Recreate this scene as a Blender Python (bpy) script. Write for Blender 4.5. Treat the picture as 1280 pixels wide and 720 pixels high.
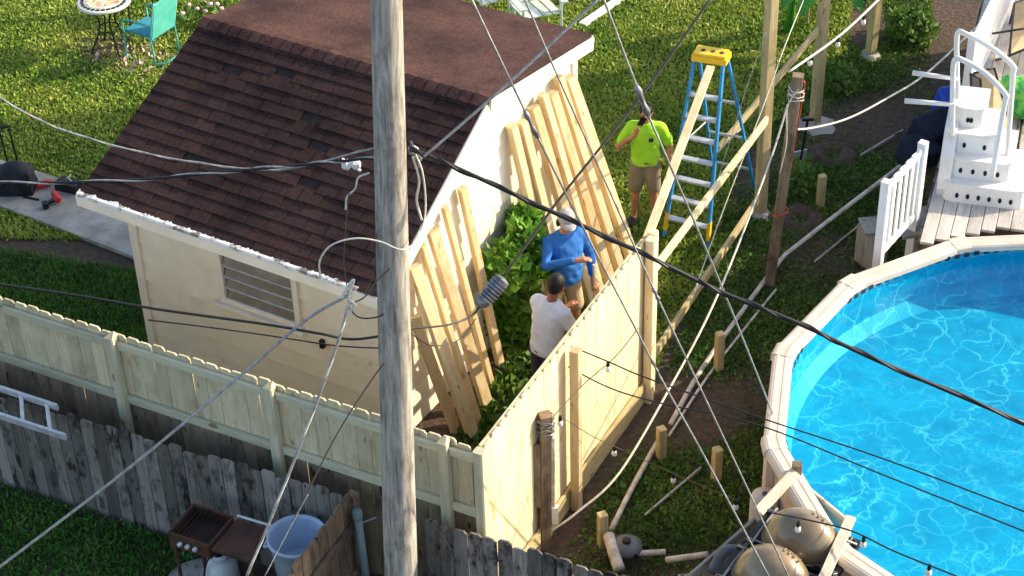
import bpy, bmesh, math, random
import numpy as np
from mathutils import Vector, Matrix
random.seed(11); RNG = np.random.default_rng(5)
for _o in list(bpy.data.objects): bpy.data.objects.remove(_o)
SC = bpy.context.scene; COL = SC.collection

# ------------------------------------------------------------ camera, sky, sun, exposure
PITCH, ROLL, DIST = math.radians(36), math.radians(-1.8), 21.0
fw = Vector((0, math.cos(PITCH), -math.sin(PITCH)))
r0 = Vector((1, 0, 0)); u0 = Vector((0, math.sin(PITCH), math.cos(PITCH)))
rt = r0*math.cos(ROLL) + u0*math.sin(ROLL); up = -r0*math.sin(ROLL) + u0*math.cos(ROLL)
cam = bpy.data.cameras.new('camera'); co = bpy.data.objects.new('camera', cam); COL.objects.link(co)
cam.sensor_width = 36; cam.lens = 36*2350/1280; cam.clip_end = 400
M = Matrix((rt, up, -fw)).transposed().to_4x4(); M.translation = -fw*DIST
co.matrix_world = M; SC.camera = co

SUN_AZ, SUN_EL = math.radians(13), math.radians(26)      # azimuth from +X towards +Y
w = bpy.data.worlds.new('World'); SC.world = w; w.use_nodes = True
nt = w.node_tree; bg = nt.nodes['Background']; sky = nt.nodes.new('ShaderNodeTexSky')
sky.sky_type = 'NISHITA'; sky.sun_disc = False
sky.sun_elevation = SUN_EL; sky.sun_rotation = math.pi/2 - SUN_AZ
sky.dust_density = 2.0
nt.links.new(sky.outputs[0], bg.inputs[0]); bg.inputs[1].default_value = 0.15
sd = bpy.data.lights.new('sun', 'SUN'); so = bpy.data.objects.new('sun', sd); COL.objects.link(so)
sd.energy = 3.3; sd.angle = math.radians(0.5); sd.color = (1.0, 0.86, 0.64)
sdir = Vector((math.cos(SUN_AZ)*math.cos(SUN_EL), math.sin(SUN_AZ)*math.cos(SUN_EL), math.sin(SUN_EL)))
so.rotation_euler = sdir.to_track_quat('Z', 'Y').to_euler(); so.location = sdir*30
SC.view_settings.view_transform = 'Standard'; SC.view_settings.look = 'None'
SC.view_settings.exposure = 1.08; SC.view_settings.gamma = 1.0

# ------------------------------------------------------------ materials
def srgb(h):
    h = h.lstrip('#'); c = [int(h[i:i+2], 16)/255 for i in (0, 2, 4)]
    return tuple(x/12.92 if x <= .04045 else ((x+.055)/1.055)**2.4 for x in c) + (1,)
def newmat(name):
    m = bpy.data.materials.new(name); m.use_nodes = True
    return m, m.node_tree, m.node_tree.nodes['Principled BSDF']
def N(nt, t, **kw):
    n = nt.nodes.new(t)
    for k, v in kw.items(): setattr(n, k, v)
    return n
def ramp(nt, fac, stops):
    r = N(nt, 'ShaderNodeValToRGB'); e = r.color_ramp.elements
    while len(e) < len(stops): e.new(0.5)
    for i, (p, c) in enumerate(stops): e[i].position = p; e[i].color = c
    nt.links.new(fac, r.inputs[0]); return r.outputs[0]
def coords(nt, scale, rnd=True):
    tc = N(nt, 'ShaderNodeTexCoord'); mp = N(nt, 'ShaderNodeMapping'); mp.inputs['Scale'].default_value = scale
    nt.links.new(tc.outputs['Object'], mp.inputs[0])
    if rnd:
        oi = N(nt, 'ShaderNodeObjectInfo'); mu = N(nt, 'ShaderNodeMath', operation='MULTIPLY'); mu.inputs[1].default_value = 37.0
        nt.links.new(oi.outputs['Random'], mu.inputs[0]); cb = N(nt, 'ShaderNodeCombineXYZ')
        for i in range(3): nt.links.new(mu.outputs[0], cb.inputs[i])
        nt.links.new(cb.outputs[0], mp.inputs['Location'])
    return mp.outputs[0]
def noise(nt, vec, scale, detail=4, rough=.6, dist=0):
    n = N(nt, 'ShaderNodeTexNoise'); n.inputs['Scale'].default_value = scale; n.inputs['Detail'].default_value = detail
    n.inputs['Roughness'].default_value = rough; n.inputs['Distortion'].default_value = dist
    nt.links.new(vec, n.inputs['Vector']); return n.outputs[0]
def mix(nt, fac, a, b, mode='MIX'):
    m = N(nt, 'ShaderNodeMix', data_type='RGBA', blend_type=mode)
    for s, v in ((0, fac), (6, a), (7, b)):
        if isinstance(v, (int, float)): m.inputs[s].default_value = v
        elif isinstance(v, tuple): m.inputs[s].default_value = v
        else: nt.links.new(v, m.inputs[s])
    return m.outputs[2]
def bump(nt, b, h, strength=.3, dist=.01):
    n = N(nt, 'ShaderNodeBump'); n.inputs['Strength'].default_value = strength; n.inputs['Distance'].default_value = dist
    nt.links.new(h, n.inputs['Height']); nt.links.new(n.outputs[0], b.inputs['Normal'])
def objrand(nt, lo, hi):
    oi = N(nt, 'ShaderNodeObjectInfo'); mr = N(nt, 'ShaderNodeMapRange')
    mr.inputs[3].default_value = lo; mr.inputs[4].default_value = hi; nt.links.new(oi.outputs['Random'], mr.inputs[0])
    cb = N(nt, 'ShaderNodeCombineXYZ')
    for i in range(3): nt.links.new(mr.outputs[0], cb.inputs[i])
    return cb.outputs[0]
def wood(name, c1, c2, stain=None, amount=.35, var=(.82, 1.12), rough=.75, knots=True):
    m, nt, b = newmat(name)
    v = coords(nt, (14, 14, 1.1)); g = noise(nt, v, 2.2, 6, .65, .6)
    c = ramp(nt, g, [(.3, srgb(c1)), (.68, srgb(c2))])
    if knots:
        v3 = coords(nt, (6, 6, 2.2)); k = noise(nt, v3, 2.4, 1, .4)
        kf = ramp(nt, k, [(.70, (0, 0, 0, 1)), (.76, (1, 1, 1, 1))])
        c = mix(nt, kf, c, srgb(c1)[:3] + (1,), 'MULTIPLY')
    if stain:
        v2 = coords(nt, (3, 3, 1.4)); s = noise(nt, v2, 1.7, 5, .7)
        f = ramp(nt, s, [(.5, (0, 0, 0, 1)), (.72, (amount*2,)*3 + (1,))])
        c = mix(nt, f, c, srgb(stain))
    c = mix(nt, 1.0, c, objrand(nt, *var), 'MULTIPLY')
    nt.links.new(c, b.inputs['Base Color']); b.inputs['Roughness'].default_value = rough
    b.inputs['Specular IOR Level'].default_value = .25
    bump(nt, b, g, .5, .004); return m
def plain(name, c, rough=.6, c2=None, scale=6, bumpy=0, metal=0, var=None, spec=.4, lo=.4, hi=.65, rnd=True):
    m, nt, b = newmat(name); v = coords(nt, (1, 1, 1), rnd); n = noise(nt, v, scale, 6, .65)
    cc = srgb(c) if isinstance(c, str) else c
    if c2: out = ramp(nt, n, [(lo, cc), (hi, srgb(c2))])
    else: out = ramp(nt, n, [(.3, tuple(x*.88 for x in cc[:3]) + (1,)), (.7, tuple(min(1, x*1.08) for x in cc[:3]) + (1,))])
    if var: out = mix(nt, 1.0, out, objrand(nt, *var), 'MULTIPLY')
    nt.links.new(out, b.inputs['Base Color']); b.inputs['Roughness'].default_value = rough
    b.inputs['Metallic'].default_value = metal; b.inputs['Specular IOR Level'].default_value = spec
    if bumpy: bump(nt, b, n, bumpy, .01)
    return m
def leafmat(name, stops, scale=1.5, trans=.25):
    m, nt, b = newmat(name); tc = N(nt, 'ShaderNodeTexCoord'); n = noise(nt, tc.outputs['Object'], scale, 5, .7)
    n2 = noise(nt, tc.outputs['Object'], 45, 2, .6); a = N(nt, 'ShaderNodeMath', operation='MULTIPLY_ADD')
    a.inputs[1].default_value = .55; nt.links.new(n2, a.inputs[0]); s = N(nt, 'ShaderNodeMath', operation='SUBTRACT'); s.inputs[1].default_value = .27
    nt.links.new(n, s.inputs[0]); nt.links.new(s.outputs[0], a.inputs[2])
    c = ramp(nt, a.outputs[0], [(p, srgb(h)) for p, h in stops])
    nt.links.new(c, b.inputs['Base Color']); b.inputs['Roughness'].default_value = .55; b.inputs['Specular IOR Level'].default_value = .3
    tr = N(nt, 'ShaderNodeBsdfTranslucent'); nt.links.new(c, tr.inputs[0]); mx = N(nt, 'ShaderNodeMixShader'); mx.inputs[0].default_value = trans
    out = nt.nodes['Material Output']
    nt.links.new(b.outputs[0], mx.inputs[1]); nt.links.new(tr.outputs[0], mx.inputs[2]); nt.links.new(mx.outputs[0], out.inputs[0])
    return m

MT = {}
MT['new_wood'] = wood('new_pine', '#dcc698', '#ecdcb6', '#c4a26c', .3, (.84, 1.08))
MT['lumber'] = wood('lumber_pine', '#d8b985', '#ecd8b0', '#b98f58', .35, (.76, 1.1))
MT['green_wood'] = wood('treated_pine', '#c6b692', '#dcd0ae', '#a2936f', .4, (.78, 1.1))
MT['rail_wood'] = wood('treated_rail', '#b8b294', '#d2ccae', '#9b977a', .3, (.88, 1.08))
MT['brown_old'] = wood('weathered_brown_board', '#8d7b62', '#ad9b7e', '#5e503e', .5, (.7, 1.08))
MT['grey_old'] = wood('weathered_grey_board', '#79736c', '#aaa298', '#332e2a', .8, (.3, 1.05), .85)
MT['post_wood'] = wood('post_pine', '#a8966a', '#cdbb8c', '#7d6a45', .3, (.85, 1.08))
MT['dark_post'] = wood('old_dark_post', '#6d5a48', '#96826a', '#3c2f26', .5, (.85, 1.05))
MT['pole'] = wood('pole_wood', '#6a6660', '#c4bdb0', '#57534d', .45, (.98, 1.02), .9, False)
MT['rust'] = plain('orange_red_paint', '#c0522b', .6, '#8a3d22', 9)
def shingle_mat(name, c1, c2, var):
    m, nt, b = newmat(name); v = coords(nt, (1, 1, 1)); n = noise(nt, v, 30, 6, .65)
    c = ramp(nt, n, [(.35, srgb(c1)), (.68, srgb(c2))]); ge = N(nt, 'ShaderNodeNewGeometry')
    st = noise(nt, ge.outputs['Position'], 1.3, 6, .65); c = mix(nt, 1.0, c, ramp(nt, st, [(.36, (.5, .5, .55, 1)), (.6, (1.08, 1.05, 1.02, 1))]), 'MULTIPLY')
    c = mix(nt, 1.0, c, objrand(nt, *var), 'MULTIPLY'); nt.links.new(c, b.inputs['Base Color']); b.inputs['Roughness'].default_value = .95
    b.inputs['Specular IOR Level'].default_value = .15; bump(nt, b, n, .5, .01); return m
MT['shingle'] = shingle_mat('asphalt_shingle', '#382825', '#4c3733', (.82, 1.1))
MT['ridge_shingle'] = shingle_mat('ridge_cap_shingle', '#45302c', '#624640', (.75, 1.12))
MT['underlay'] = plain('roof_underlay', '#2c201d', .95, '#3a2b28', 8)
MT['far_shingle'] = shingle_mat('sun_tinted_shingle', '#4d3832', '#664c45', (1, 1))  # same shingle as the near slope, sunlight put into its paler colour
MT['cream'] = plain('cream_wall_paint', '#d8cdb8', .7, '#e8dec9', 1.3, .06, lo=.3, hi=.7)
def siding_mat():
    m, nt, b = newmat('cream_plank_paint'); v = coords(nt, (1, 1, 1)); n = noise(nt, v, 2.2, 6, .65); ge = N(nt, 'ShaderNodeNewGeometry')
    c = ramp(nt, n, [(.3, srgb('#d8cfb8')), (.62, srgb('#e7dfc9'))]); st = noise(nt, ge.outputs['Position'], 2.4, 6, .72)
    c = mix(nt, ramp(nt, st, [(.61, (0, 0, 0, 1)), (.67, (.55, .55, .55, 1))]), c, srgb('#8f877c'))
    c = mix(nt, 1.0, c, objrand(nt, .93, 1.03), 'MULTIPLY'); nt.links.new(c, b.inputs['Base Color']); b.inputs['Roughness'].default_value = .75; bump(nt, b, n, .15, .01); return m
MT['cream_dirty'] = siding_mat()
MT['trim'] = plain('white_trim_paint', '#ddd5c4', .6, '#e8e1d2', 3, .05)
MT['peel'] = plain('peeling_white_paint', '#dedbd5', .8, '#77706a', 7, .3, lo=.5, hi=.6, spec=.2)
MT['slab'] = plain('worn_concrete', '#8d8880', .9, '#b1aaa0', 3.0, .3)
MT['louvre'] = plain('dusty_louvre_glass', '#5a5855', .25, '#77746f', 3, var=(.8, 1.1), spec=.6)
MT['dark'] = plain('dark_interior', '#1a1817', .8)
MT['black'] = plain('black_rubber', '#141416', .5)
MT['wire_black'] = plain('black_cable_jacket', '#17181b', .45, spec=.5)
MT['wire_grey'] = plain('grey_aluminium_wire', '#a8a8a4', .45, '#7d7d7c', 20, metal=.3)
MT['wire_white'] = plain('white_cord', '#dcd8cc', .6, '#c2bcae', 20)
MT['wire_brown'] = plain('dull_brown_cord', '#5d5348', .7)
MT['steel'] = plain('galvanised_steel', '#9c9d9e', .4, '#74767a', 12, metal=.7)
MT['alu'] = plain('aluminium', '#d0d2d4', .35, '#b4b7ba', 8, metal=.35)
MT['ladder_blue'] = plain('blue_fibreglass', '#2f86c4', .45, '#3f97d0', 5)
MT['ladder_yellow'] = plain('yellow_plastic', '#eebd1f', .45, '#f3c93a', 5)
MT['skin'] = plain('skin', '#c98e6c', .5, '#b87a58', 9)
MT['skin_dark'] = plain('tanned_skin', '#9a6244', .5, '#85523a', 9)
MT['hair'] = plain('black_hair', '#141110', .6)
MT['shirt_lime'] = plain('lime_shirt_cloth', '#b4f03a', .85, '#a2e22c', 4, .15)
MT['shirt_blue'] = plain('blue_shirt_cloth', '#2f74c4', .85, '#2864b0', 5, .2)
MT['shirt_white'] = plain('white_shirt_cloth', '#e2e3e8', .85, '#d4d6de', 4, .15)
MT['short_khaki'] = plain('khaki_shorts_cloth', '#8f7d66', .85, '#a08e76', 6, .2)
MT['short_tan'] = plain('tan_shorts_cloth', '#c6ae8c', .85, '#b79f7d', 6, .2)
MT['jeans'] = plain('dark_trouser_cloth', '#3b3a40', .85)
MT['cap_grey'] = plain('grey_cap_cloth', '#9a9a98', .85, '#b2b2ae', 12)
MT['shoe'] = plain('dark_shoe', '#23211f', .7)
MT['vinyl'] = plain('white_vinyl', '#eeecea', .4, '#e2e0de', 3)
MT['resin'] = plain('white_resin', '#ebe8e4', .45, '#dcd8d2', 2.5, .05)
MT['rim'] = plain('cream_resin_rim', '#d2c0ae', .5, '#dfcfbe', 2.2)
MT['poolwall'] = plain('tan_pool_wall', '#bda58e', .5, '#d1bba6', 2)
MT['deck'] = wood('grey_deck_board', '#b6aea6', '#d4cdc4', '#8f877e', .35, (.85, 1.08))
MT['pvc'] = plain('dirty_white_pvc', '#d8cfc2', .5, '#a99a8a', 7)
MT['grey_plastic'] = plain('grey_plastic', '#55585c', .5, '#6a6d70', 6)
MT['tan_sling'] = plain('tan_sling_cloth', '#cdb48a', .8, '#bea57c', 12, .2)
MT['navy'] = plain('navy_cushion_cloth', '#1b2134', .85, '#252c44', 6, .2)
MT['blue_plastic'] = plain('blue_plastic', '#2450c0', .5)
MT['green_cloth'] = plain('green_print_cloth', '#2f9d55', .7, '#7ac84a', 9, .3, lo=.45, hi=.55)
MT['teal'] = plain('teal_paint', '#4fb3a8', .45, '#6cc7bb', 4)
MT['teal_seat'] = plain('blue_teal_cushion', '#2f8397', .7, '#3f95a6', 5, .15)
MT['iron'] = plain('black_wrought_iron', '#1d1c1d', .5)
MT['bag'] = plain('black_nylon', '#14151b', .7, '#23252e', 9, .3)
MT['red'] = plain('red_tool_plastic', '#c22a24', .4)
MT['bucket'] = plain('pale_blue_plastic', '#b5c6d8', .45, '#a6b8cc', 3)
MT['tank'] = plain('white_tank_paint', '#d5d8da', .4, '#bfc4c8', 4)
MT['rusty'] = plain('rusty_sheet_metal', '#3f2a22', .7, '#5e3a2a', 5, .3)
MT['pipe_grey'] = plain('grey_conduit', '#7f9092', .5)
MT['plank_pale'] = wood('pale_painted_board', '#cfc2a8', '#e3d8c2', '#a9987c', .3)
MT['grey_slat'] = wood('grey_slat_wood', '#8f8a80', '#b5afa3', '#6a655c', .35)
MT['white_slat'] = wood('white_painted_slat', '#c8d0c4', '#e0e6da', '#a4ab9c', .3)
MT['petal'] = plain('pink_white_petals', '#d89aa0', .7, '#e8e2dc', 25, var=(.9, 1.05))
MT['bulb'] = plain('frosted_bulb_glass', '#e6e2d6', .15, spec=.7)
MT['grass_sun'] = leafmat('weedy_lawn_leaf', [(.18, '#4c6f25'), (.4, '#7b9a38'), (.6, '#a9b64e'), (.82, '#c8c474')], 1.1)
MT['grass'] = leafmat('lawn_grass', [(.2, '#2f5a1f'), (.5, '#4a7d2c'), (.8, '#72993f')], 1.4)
MT['moss'] = leafmat('low_weeds', [(.2, '#35551d'), (.5, '#577a2e'), (.8, '#869548')], 1.8)
MT['bush'] = leafmat('broad_bush_leaf', [(.2, '#376c1e'), (.5, '#6fa036'), (.8, '#b0c75a')], 3)
MT['banana'] = leafmat('banana_leaf', [(.2, '#2d6a22'), (.5, '#4c9a34'), (.8, '#79b94c')], 2)
MT['treeleaf'] = leafmat('tree_leaf', [(.2, '#2a4a1a'), (.5, '#45692a'), (.8, '#688a3c')], 1)
MT['bark'] = plain('bark', '#5b4a3a', .9, '#7a6753', 8, .5)
def ground_mat():
    m, nt, b = newmat('soil'); tc = N(nt, 'ShaderNodeTexCoord'); v = tc.outputs['Object']
    n1 = noise(nt, v, .8, 7, .68); n2 = noise(nt, v, 14, 6, .7)
    c = ramp(nt, n2, [(.3, srgb('#3a2b21')), (.55, srgb('#5a473a')), (.8, srgb('#7d6a5a'))])
    g = ramp(nt, n2, [(.3, srgb('#22301a')), (.7, srgb('#44502a'))])
    c = mix(nt, ramp(nt, n1, [(.5, (0, 0, 0, 1)), (.66, (.8, .8, .8, 1))]), c, g)
    nt.links.new(c, b.inputs['Base Color']); b.inputs['Roughness'].default_value = .95; bump(nt, b, n2, 1.0, .05); return m
MT['soil'] = ground_mat()
def water_mat():
    m, nt, b = newmat('pool_water'); nt.nodes.remove(b); out = nt.nodes['Material Output']
    tc = N(nt, 'ShaderNodeTexCoord'); n = noise(nt, tc.outputs['Object'], 3.2, 4, .55, .4)
    bp = N(nt, 'ShaderNodeBump'); bp.inputs['Strength'].default_value = .35; bp.inputs['Distance'].default_value = .06; nt.links.new(n, bp.inputs['Height'])
    t = N(nt, 'ShaderNodeBsdfTransparent'); t.inputs[0].default_value = (.45, .97, 1.0, 1)
    g = N(nt, 'ShaderNodeBsdfGlossy'); g.inputs['Roughness'].default_value = .04; nt.links.new(bp.outputs[0], g.inputs['Normal'])
    lw = N(nt, 'ShaderNodeLayerWeight'); nt.links.new(bp.outputs[0], lw.inputs['Normal']); pw = N(nt, 'ShaderNodeMath', operation='POWER'); pw.inputs[1].default_value = 5.0
    nt.links.new(lw.outputs['Facing'], pw.inputs[0]); f = N(nt, 'ShaderNodeMath', operation='MULTIPLY_ADD'); f.inputs[1].default_value = .97; f.inputs[2].default_value = .02; nt.links.new(pw.outputs[0], f.inputs[0])
    mx = N(nt, 'ShaderNodeMixShader'); nt.links.new(f.outputs[0], mx.inputs[0]); nt.links.new(t.outputs[0], mx.inputs[1]); nt.links.new(g.outputs[0], mx.inputs[2])
    nt.links.new(mx.outputs[0], out.inputs[0]); return m
MT['water'] = water_mat()
def liner_mat():  # pale veins paint the rippling pool light into the liner colour
    m, nt, b = newmat('painted_caustic_liner'); tc = N(nt, 'ShaderNodeTexCoord'); v = tc.outputs['Object']
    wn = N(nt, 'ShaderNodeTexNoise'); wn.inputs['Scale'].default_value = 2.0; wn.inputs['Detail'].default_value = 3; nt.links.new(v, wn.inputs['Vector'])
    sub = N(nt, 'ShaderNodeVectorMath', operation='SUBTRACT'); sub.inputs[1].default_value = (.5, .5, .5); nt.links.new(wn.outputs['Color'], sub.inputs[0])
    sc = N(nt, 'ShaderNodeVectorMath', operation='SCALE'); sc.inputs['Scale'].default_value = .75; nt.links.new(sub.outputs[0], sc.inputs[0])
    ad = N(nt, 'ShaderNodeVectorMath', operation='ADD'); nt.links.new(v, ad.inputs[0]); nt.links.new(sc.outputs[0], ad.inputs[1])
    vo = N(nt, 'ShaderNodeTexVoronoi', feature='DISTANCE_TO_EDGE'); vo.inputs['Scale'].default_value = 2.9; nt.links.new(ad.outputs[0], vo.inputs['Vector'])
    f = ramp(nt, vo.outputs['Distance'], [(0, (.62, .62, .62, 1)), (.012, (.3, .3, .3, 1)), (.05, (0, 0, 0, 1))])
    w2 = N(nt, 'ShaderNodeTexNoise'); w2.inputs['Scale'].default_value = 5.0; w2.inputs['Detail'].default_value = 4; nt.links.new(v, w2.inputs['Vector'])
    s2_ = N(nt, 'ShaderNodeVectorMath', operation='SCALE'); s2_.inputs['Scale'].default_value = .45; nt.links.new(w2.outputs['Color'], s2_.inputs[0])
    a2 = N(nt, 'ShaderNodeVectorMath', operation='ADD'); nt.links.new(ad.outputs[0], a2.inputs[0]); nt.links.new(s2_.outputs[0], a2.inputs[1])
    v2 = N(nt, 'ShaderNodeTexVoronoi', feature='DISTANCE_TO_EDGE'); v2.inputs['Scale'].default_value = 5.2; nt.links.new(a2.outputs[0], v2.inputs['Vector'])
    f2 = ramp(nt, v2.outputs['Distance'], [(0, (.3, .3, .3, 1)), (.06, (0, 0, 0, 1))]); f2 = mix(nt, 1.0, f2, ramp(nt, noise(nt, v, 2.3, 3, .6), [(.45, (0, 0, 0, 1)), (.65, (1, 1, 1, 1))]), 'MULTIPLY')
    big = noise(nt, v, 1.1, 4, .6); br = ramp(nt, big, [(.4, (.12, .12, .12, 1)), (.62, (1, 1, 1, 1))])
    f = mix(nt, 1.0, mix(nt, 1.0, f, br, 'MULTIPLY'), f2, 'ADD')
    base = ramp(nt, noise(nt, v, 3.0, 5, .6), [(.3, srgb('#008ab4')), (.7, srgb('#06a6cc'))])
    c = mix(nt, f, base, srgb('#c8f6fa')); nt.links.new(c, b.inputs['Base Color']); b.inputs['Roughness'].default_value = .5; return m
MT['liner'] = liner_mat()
def dome_mat():
    m, nt, b = newmat('smoked_amber_dome'); n = noise(nt, coords(nt, (1, 1, 1)), 4, 4, .6)
    nt.links.new(ramp(nt, n, [(.3, srgb('#6a5c46')), (.7, srgb('#8e7a5c'))]), b.inputs['Base Color'])
    b.inputs['Roughness'].default_value = .3; b.inputs['Coat Weight'].default_value = .5; return m
MT['dome'] = dome_mat()
def mosaic_mat():
    m, nt, b = newmat('mosaic_tile'); v = coords(nt, (1, 1, 1), False); vo = N(nt, 'ShaderNodeTexVoronoi'); vo.inputs['Scale'].default_value = 26
    nt.links.new(v, vo.inputs['Vector'])
    nt.links.new(ramp(nt, vo.outputs['Color'], [(.2, srgb('#e8dcc0')), (.45, srgb('#d9b24a')), (.6, srgb('#b8553a')), (.8, srgb('#efe6d2'))]), b.inputs['Base Color'])
    b.inputs['Roughness'].default_value = .35; return m
MT['mosaic'] = mosaic_mat()

# ------------------------------------------------------------ mesh helpers
WORLD = {}
def mw(o): return WORLD.get(o.name, Matrix())
def link(name, data, parent=None, M=None):
    o = bpy.data.objects.new(name, data); COL.objects.link(o); M = M or Matrix()
    WORLD[o.name] = M
    if parent: o.parent = parent; o.matrix_basis = mw(parent).inverted() @ M
    else: o.matrix_basis = M
    return o
def tag(o, label=None, cat=None, group=None, kind=None):
    if label: o['label'] = label
    if cat: o['category'] = cat
    if group: o['group'] = group
    if kind: o['kind'] = kind
    return o
def thing(name, label, cat, loc, group=None, rz=0):
    M = Matrix.Translation(Vector(loc)) @ Matrix.Rotation(rz, 4, 'Z')
    return tag(link(name, None, None, M), label, cat, group)
def frame(p0, p1, side):
    p0, p1 = Vector(p0), Vector(p1); z = (p1-p0).normalized(); x = Vector(side); x = (x - z*x.dot(z)).normalized(); y = z.cross(x)
    M = Matrix((x, y, z)).transposed().to_4x4(); M.translation = p0; return M, (p1-p0).length
class MB:
    def __init__(s): s.v = []; s.f = []
    def add(s, v, f):
        b = len(s.v); s.v += [tuple(p) for p in v]; s.f += [tuple(i+b for i in q) for q in f]; return s
    def box(s, c, d, M=None):
        c = Vector(c); P = []
        for k in ((-1,-1,-1),(1,-1,-1),(1,1,-1),(-1,1,-1),(-1,-1,1),(1,-1,1),(1,1,1),(-1,1,1)):
            q = Vector((k[0]*d[0]/2, k[1]*d[1]/2, k[2]*d[2]/2))
            P.append(c + (M @ q if M else q))
        return s.add(P, [(3,2,1,0),(4,5,6,7),(0,1,5,4),(1,2,6,5),(2,3,7,6),(3,0,4,7)])
    def prism(s, pts, d0, d1=None):         # polygon pts extruded by vector d0
        n = len(pts); d = Vector(d0); P = [Vector(p) for p in pts] + [Vector(p)+d for p in pts]
        return s.add(P, [tuple(range(n))[::-1], tuple(range(n, 2*n))] + [(i, (i+1) % n, n+(i+1) % n, n+i) for i in range(n)])
    def beam(s, p0, p1, w, t, side=(0, 0, 1), ch=.006):
        M, L = frame(p0, p1, side); a, b = w/2, t/2; ch = min(ch, a*.4, b*.4)
        ring = [(a-ch,-b),(a,-b+ch),(a,b-ch),(a-ch,b),(-a+ch,b),(-a,b-ch),(-a,-b+ch),(-a+ch,-b)]
        P = [M @ Vector((x, y, z)) for z in (0, L) for x, y in ring]
        return s.add(P, [tuple(range(8))[::-1], tuple(range(8, 16))] + [(i, (i+1) % 8, 8+(i+1) % 8, 8+i) for i in range(8)])
    def tube(s, pts, r, n=8, closed=False):
        pts = [Vector(p) for p in pts]; m = len(pts); R = r if isinstance(r, (list, tuple)) else [r]*m; P = []; F = []
        x = None
        for i, p in enumerate(pts):
            if closed: d = pts[(i+1) % m]-pts[i-1]
            else: d = pts[min(i+1, m-1)]-pts[max(i-1, 0)]
            d.normalize()
            if x is None: x = d.orthogonal().normalized()
            else: x = (x - d*x.dot(d)).normalized()
            y = d.cross(x)
            for k in range(n):
                a = 2*math.pi*k/n; P.append(p + x*math.cos(a)*R[i] + y*math.sin(a)*R[i])
        for i in range(m if closed else m-1):
            j = (i+1) % m
            for k in range(n): F.append((i*n+k, i*n+(k+1) % n, j*n+(k+1) % n, j*n+k))
        if not closed: F += [tuple(range(n))[::-1], tuple(range((m-1)*n, m*n))]
        return s.add(P, F)
    def lathe(s, prof, c=(0, 0, 0), n=24, M=None, sx=1, sy=1):
        c = Vector(c); P = []; F = []; m = len(prof)
        for r, z in prof:
            for k in range(n):
                a = 2*math.pi*k/n; q = Vector((r*math.cos(a)*sx, r*math.sin(a)*sy, z)); P.append(c + (M @ q if M else q))
        for i in range(m-1):
            for k in range(n): F.append((i*n+k, i*n+(k+1) % n, (i+1)*n+(k+1) % n, (i+1)*n+k))
        F += [tuple(range(n))[::-1], tuple(range((m-1)*n, m*n))]
        return s.add(P, F)
    def ell(s, c, r, M=None, n=14):
        prof = [(math.sin(math.pi*i/8), -math.cos(math.pi*i/8)) for i in range(9)]
        c = Vector(c); P = []; F = []
        for a, z in prof:
            for k in range(n):
                t = 2*math.pi*k/n; q = Vector((a*math.cos(t)*r[0], a*math.sin(t)*r[1], z*r[2])); P.append(c + (M @ q if M else q))
        for i in range(8):
            for k in range(n): F.append((i*n+k, i*n+(k+1) % n, (i+1)*n+(k+1) % n, (i+1)*n+k))
        return s.add(P, F)
    def limb(s, pts, rs, n=12):
        s.tube(pts, list(rs), n)
        for p, r in zip(pts, rs): s.ell(p, (r, r, r), n=n)
        return s
    def mesh(s, name, mat, smooth=False, origin=(0, 0, 0)):
        me = bpy.data.meshes.new(name); o = Vector(origin)
        me.from_pydata([tuple(Vector(p)-o) for p in s.v], [], s.f); me.materials.append(MT[mat] if isinstance(mat, str) else mat)
        if smooth: me.shade_smooth()
        me.update(); return me
    def build(s, name, mat, parent=None, smooth=False, origin=None):
        if origin is None:
            if parent: origin = mw(parent).translation
            else:
                a = np.array([tuple(p) for p in s.v]); lo, hi = a.min(0), a.max(0); origin = ((lo[0]+hi[0])/2, (lo[1]+hi[1])/2, lo[2])
        return link(name, s.mesh(name, mat, smooth, origin), parent, Matrix.Translation(Vector(origin)))
CACHE = {}
def plank(name, p0, p1, w, t, side, mat, parent=None, dog=0, ch=.005):
    M, L = frame(p0, p1, side); key = (round(w, 3), round(t, 3), round(L, 3), dog, mat)
    if key not in CACHE:
        b = MB()
        if dog:
            a, e = w/2, t/2; pr = [(-a, 0), (a, 0), (a, L-dog), (a-dog*.9, L), (-a+dog*.9, L), (-a, L-dog)]
            b.prism([(x, -e, z) for x, z in pr], (0, t, 0)); b.f[0], b.f[1] = b.f[0], b.f[1]
        else: b.beam((0, 0, 0), (0, 0, L), w, t, (1, 0, 0), ch)
        CACHE[key] = b.mesh(name, mat)
    return link(name, CACHE[key], parent, M)
def remesh(o, vox, smooth=4):
    md = o.modifiers.new('r', 'REMESH'); md.mode = 'VOXEL'; md.voxel_size = vox
    sm = o.modifiers.new('s', 'SMOOTH'); sm.iterations = smooth; sm.factor = .5
    bpy.context.view_layer.update(); dg = bpy.context.evaluated_depsgraph_get()
    me = bpy.data.meshes.new_from_object(o.evaluated_get(dg)); mat = o.data.materials[0]
    o.modifiers.clear(); o.data = me
    if not me.materials: me.materials.append(mat)
    me.shade_smooth(); return o
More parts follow.
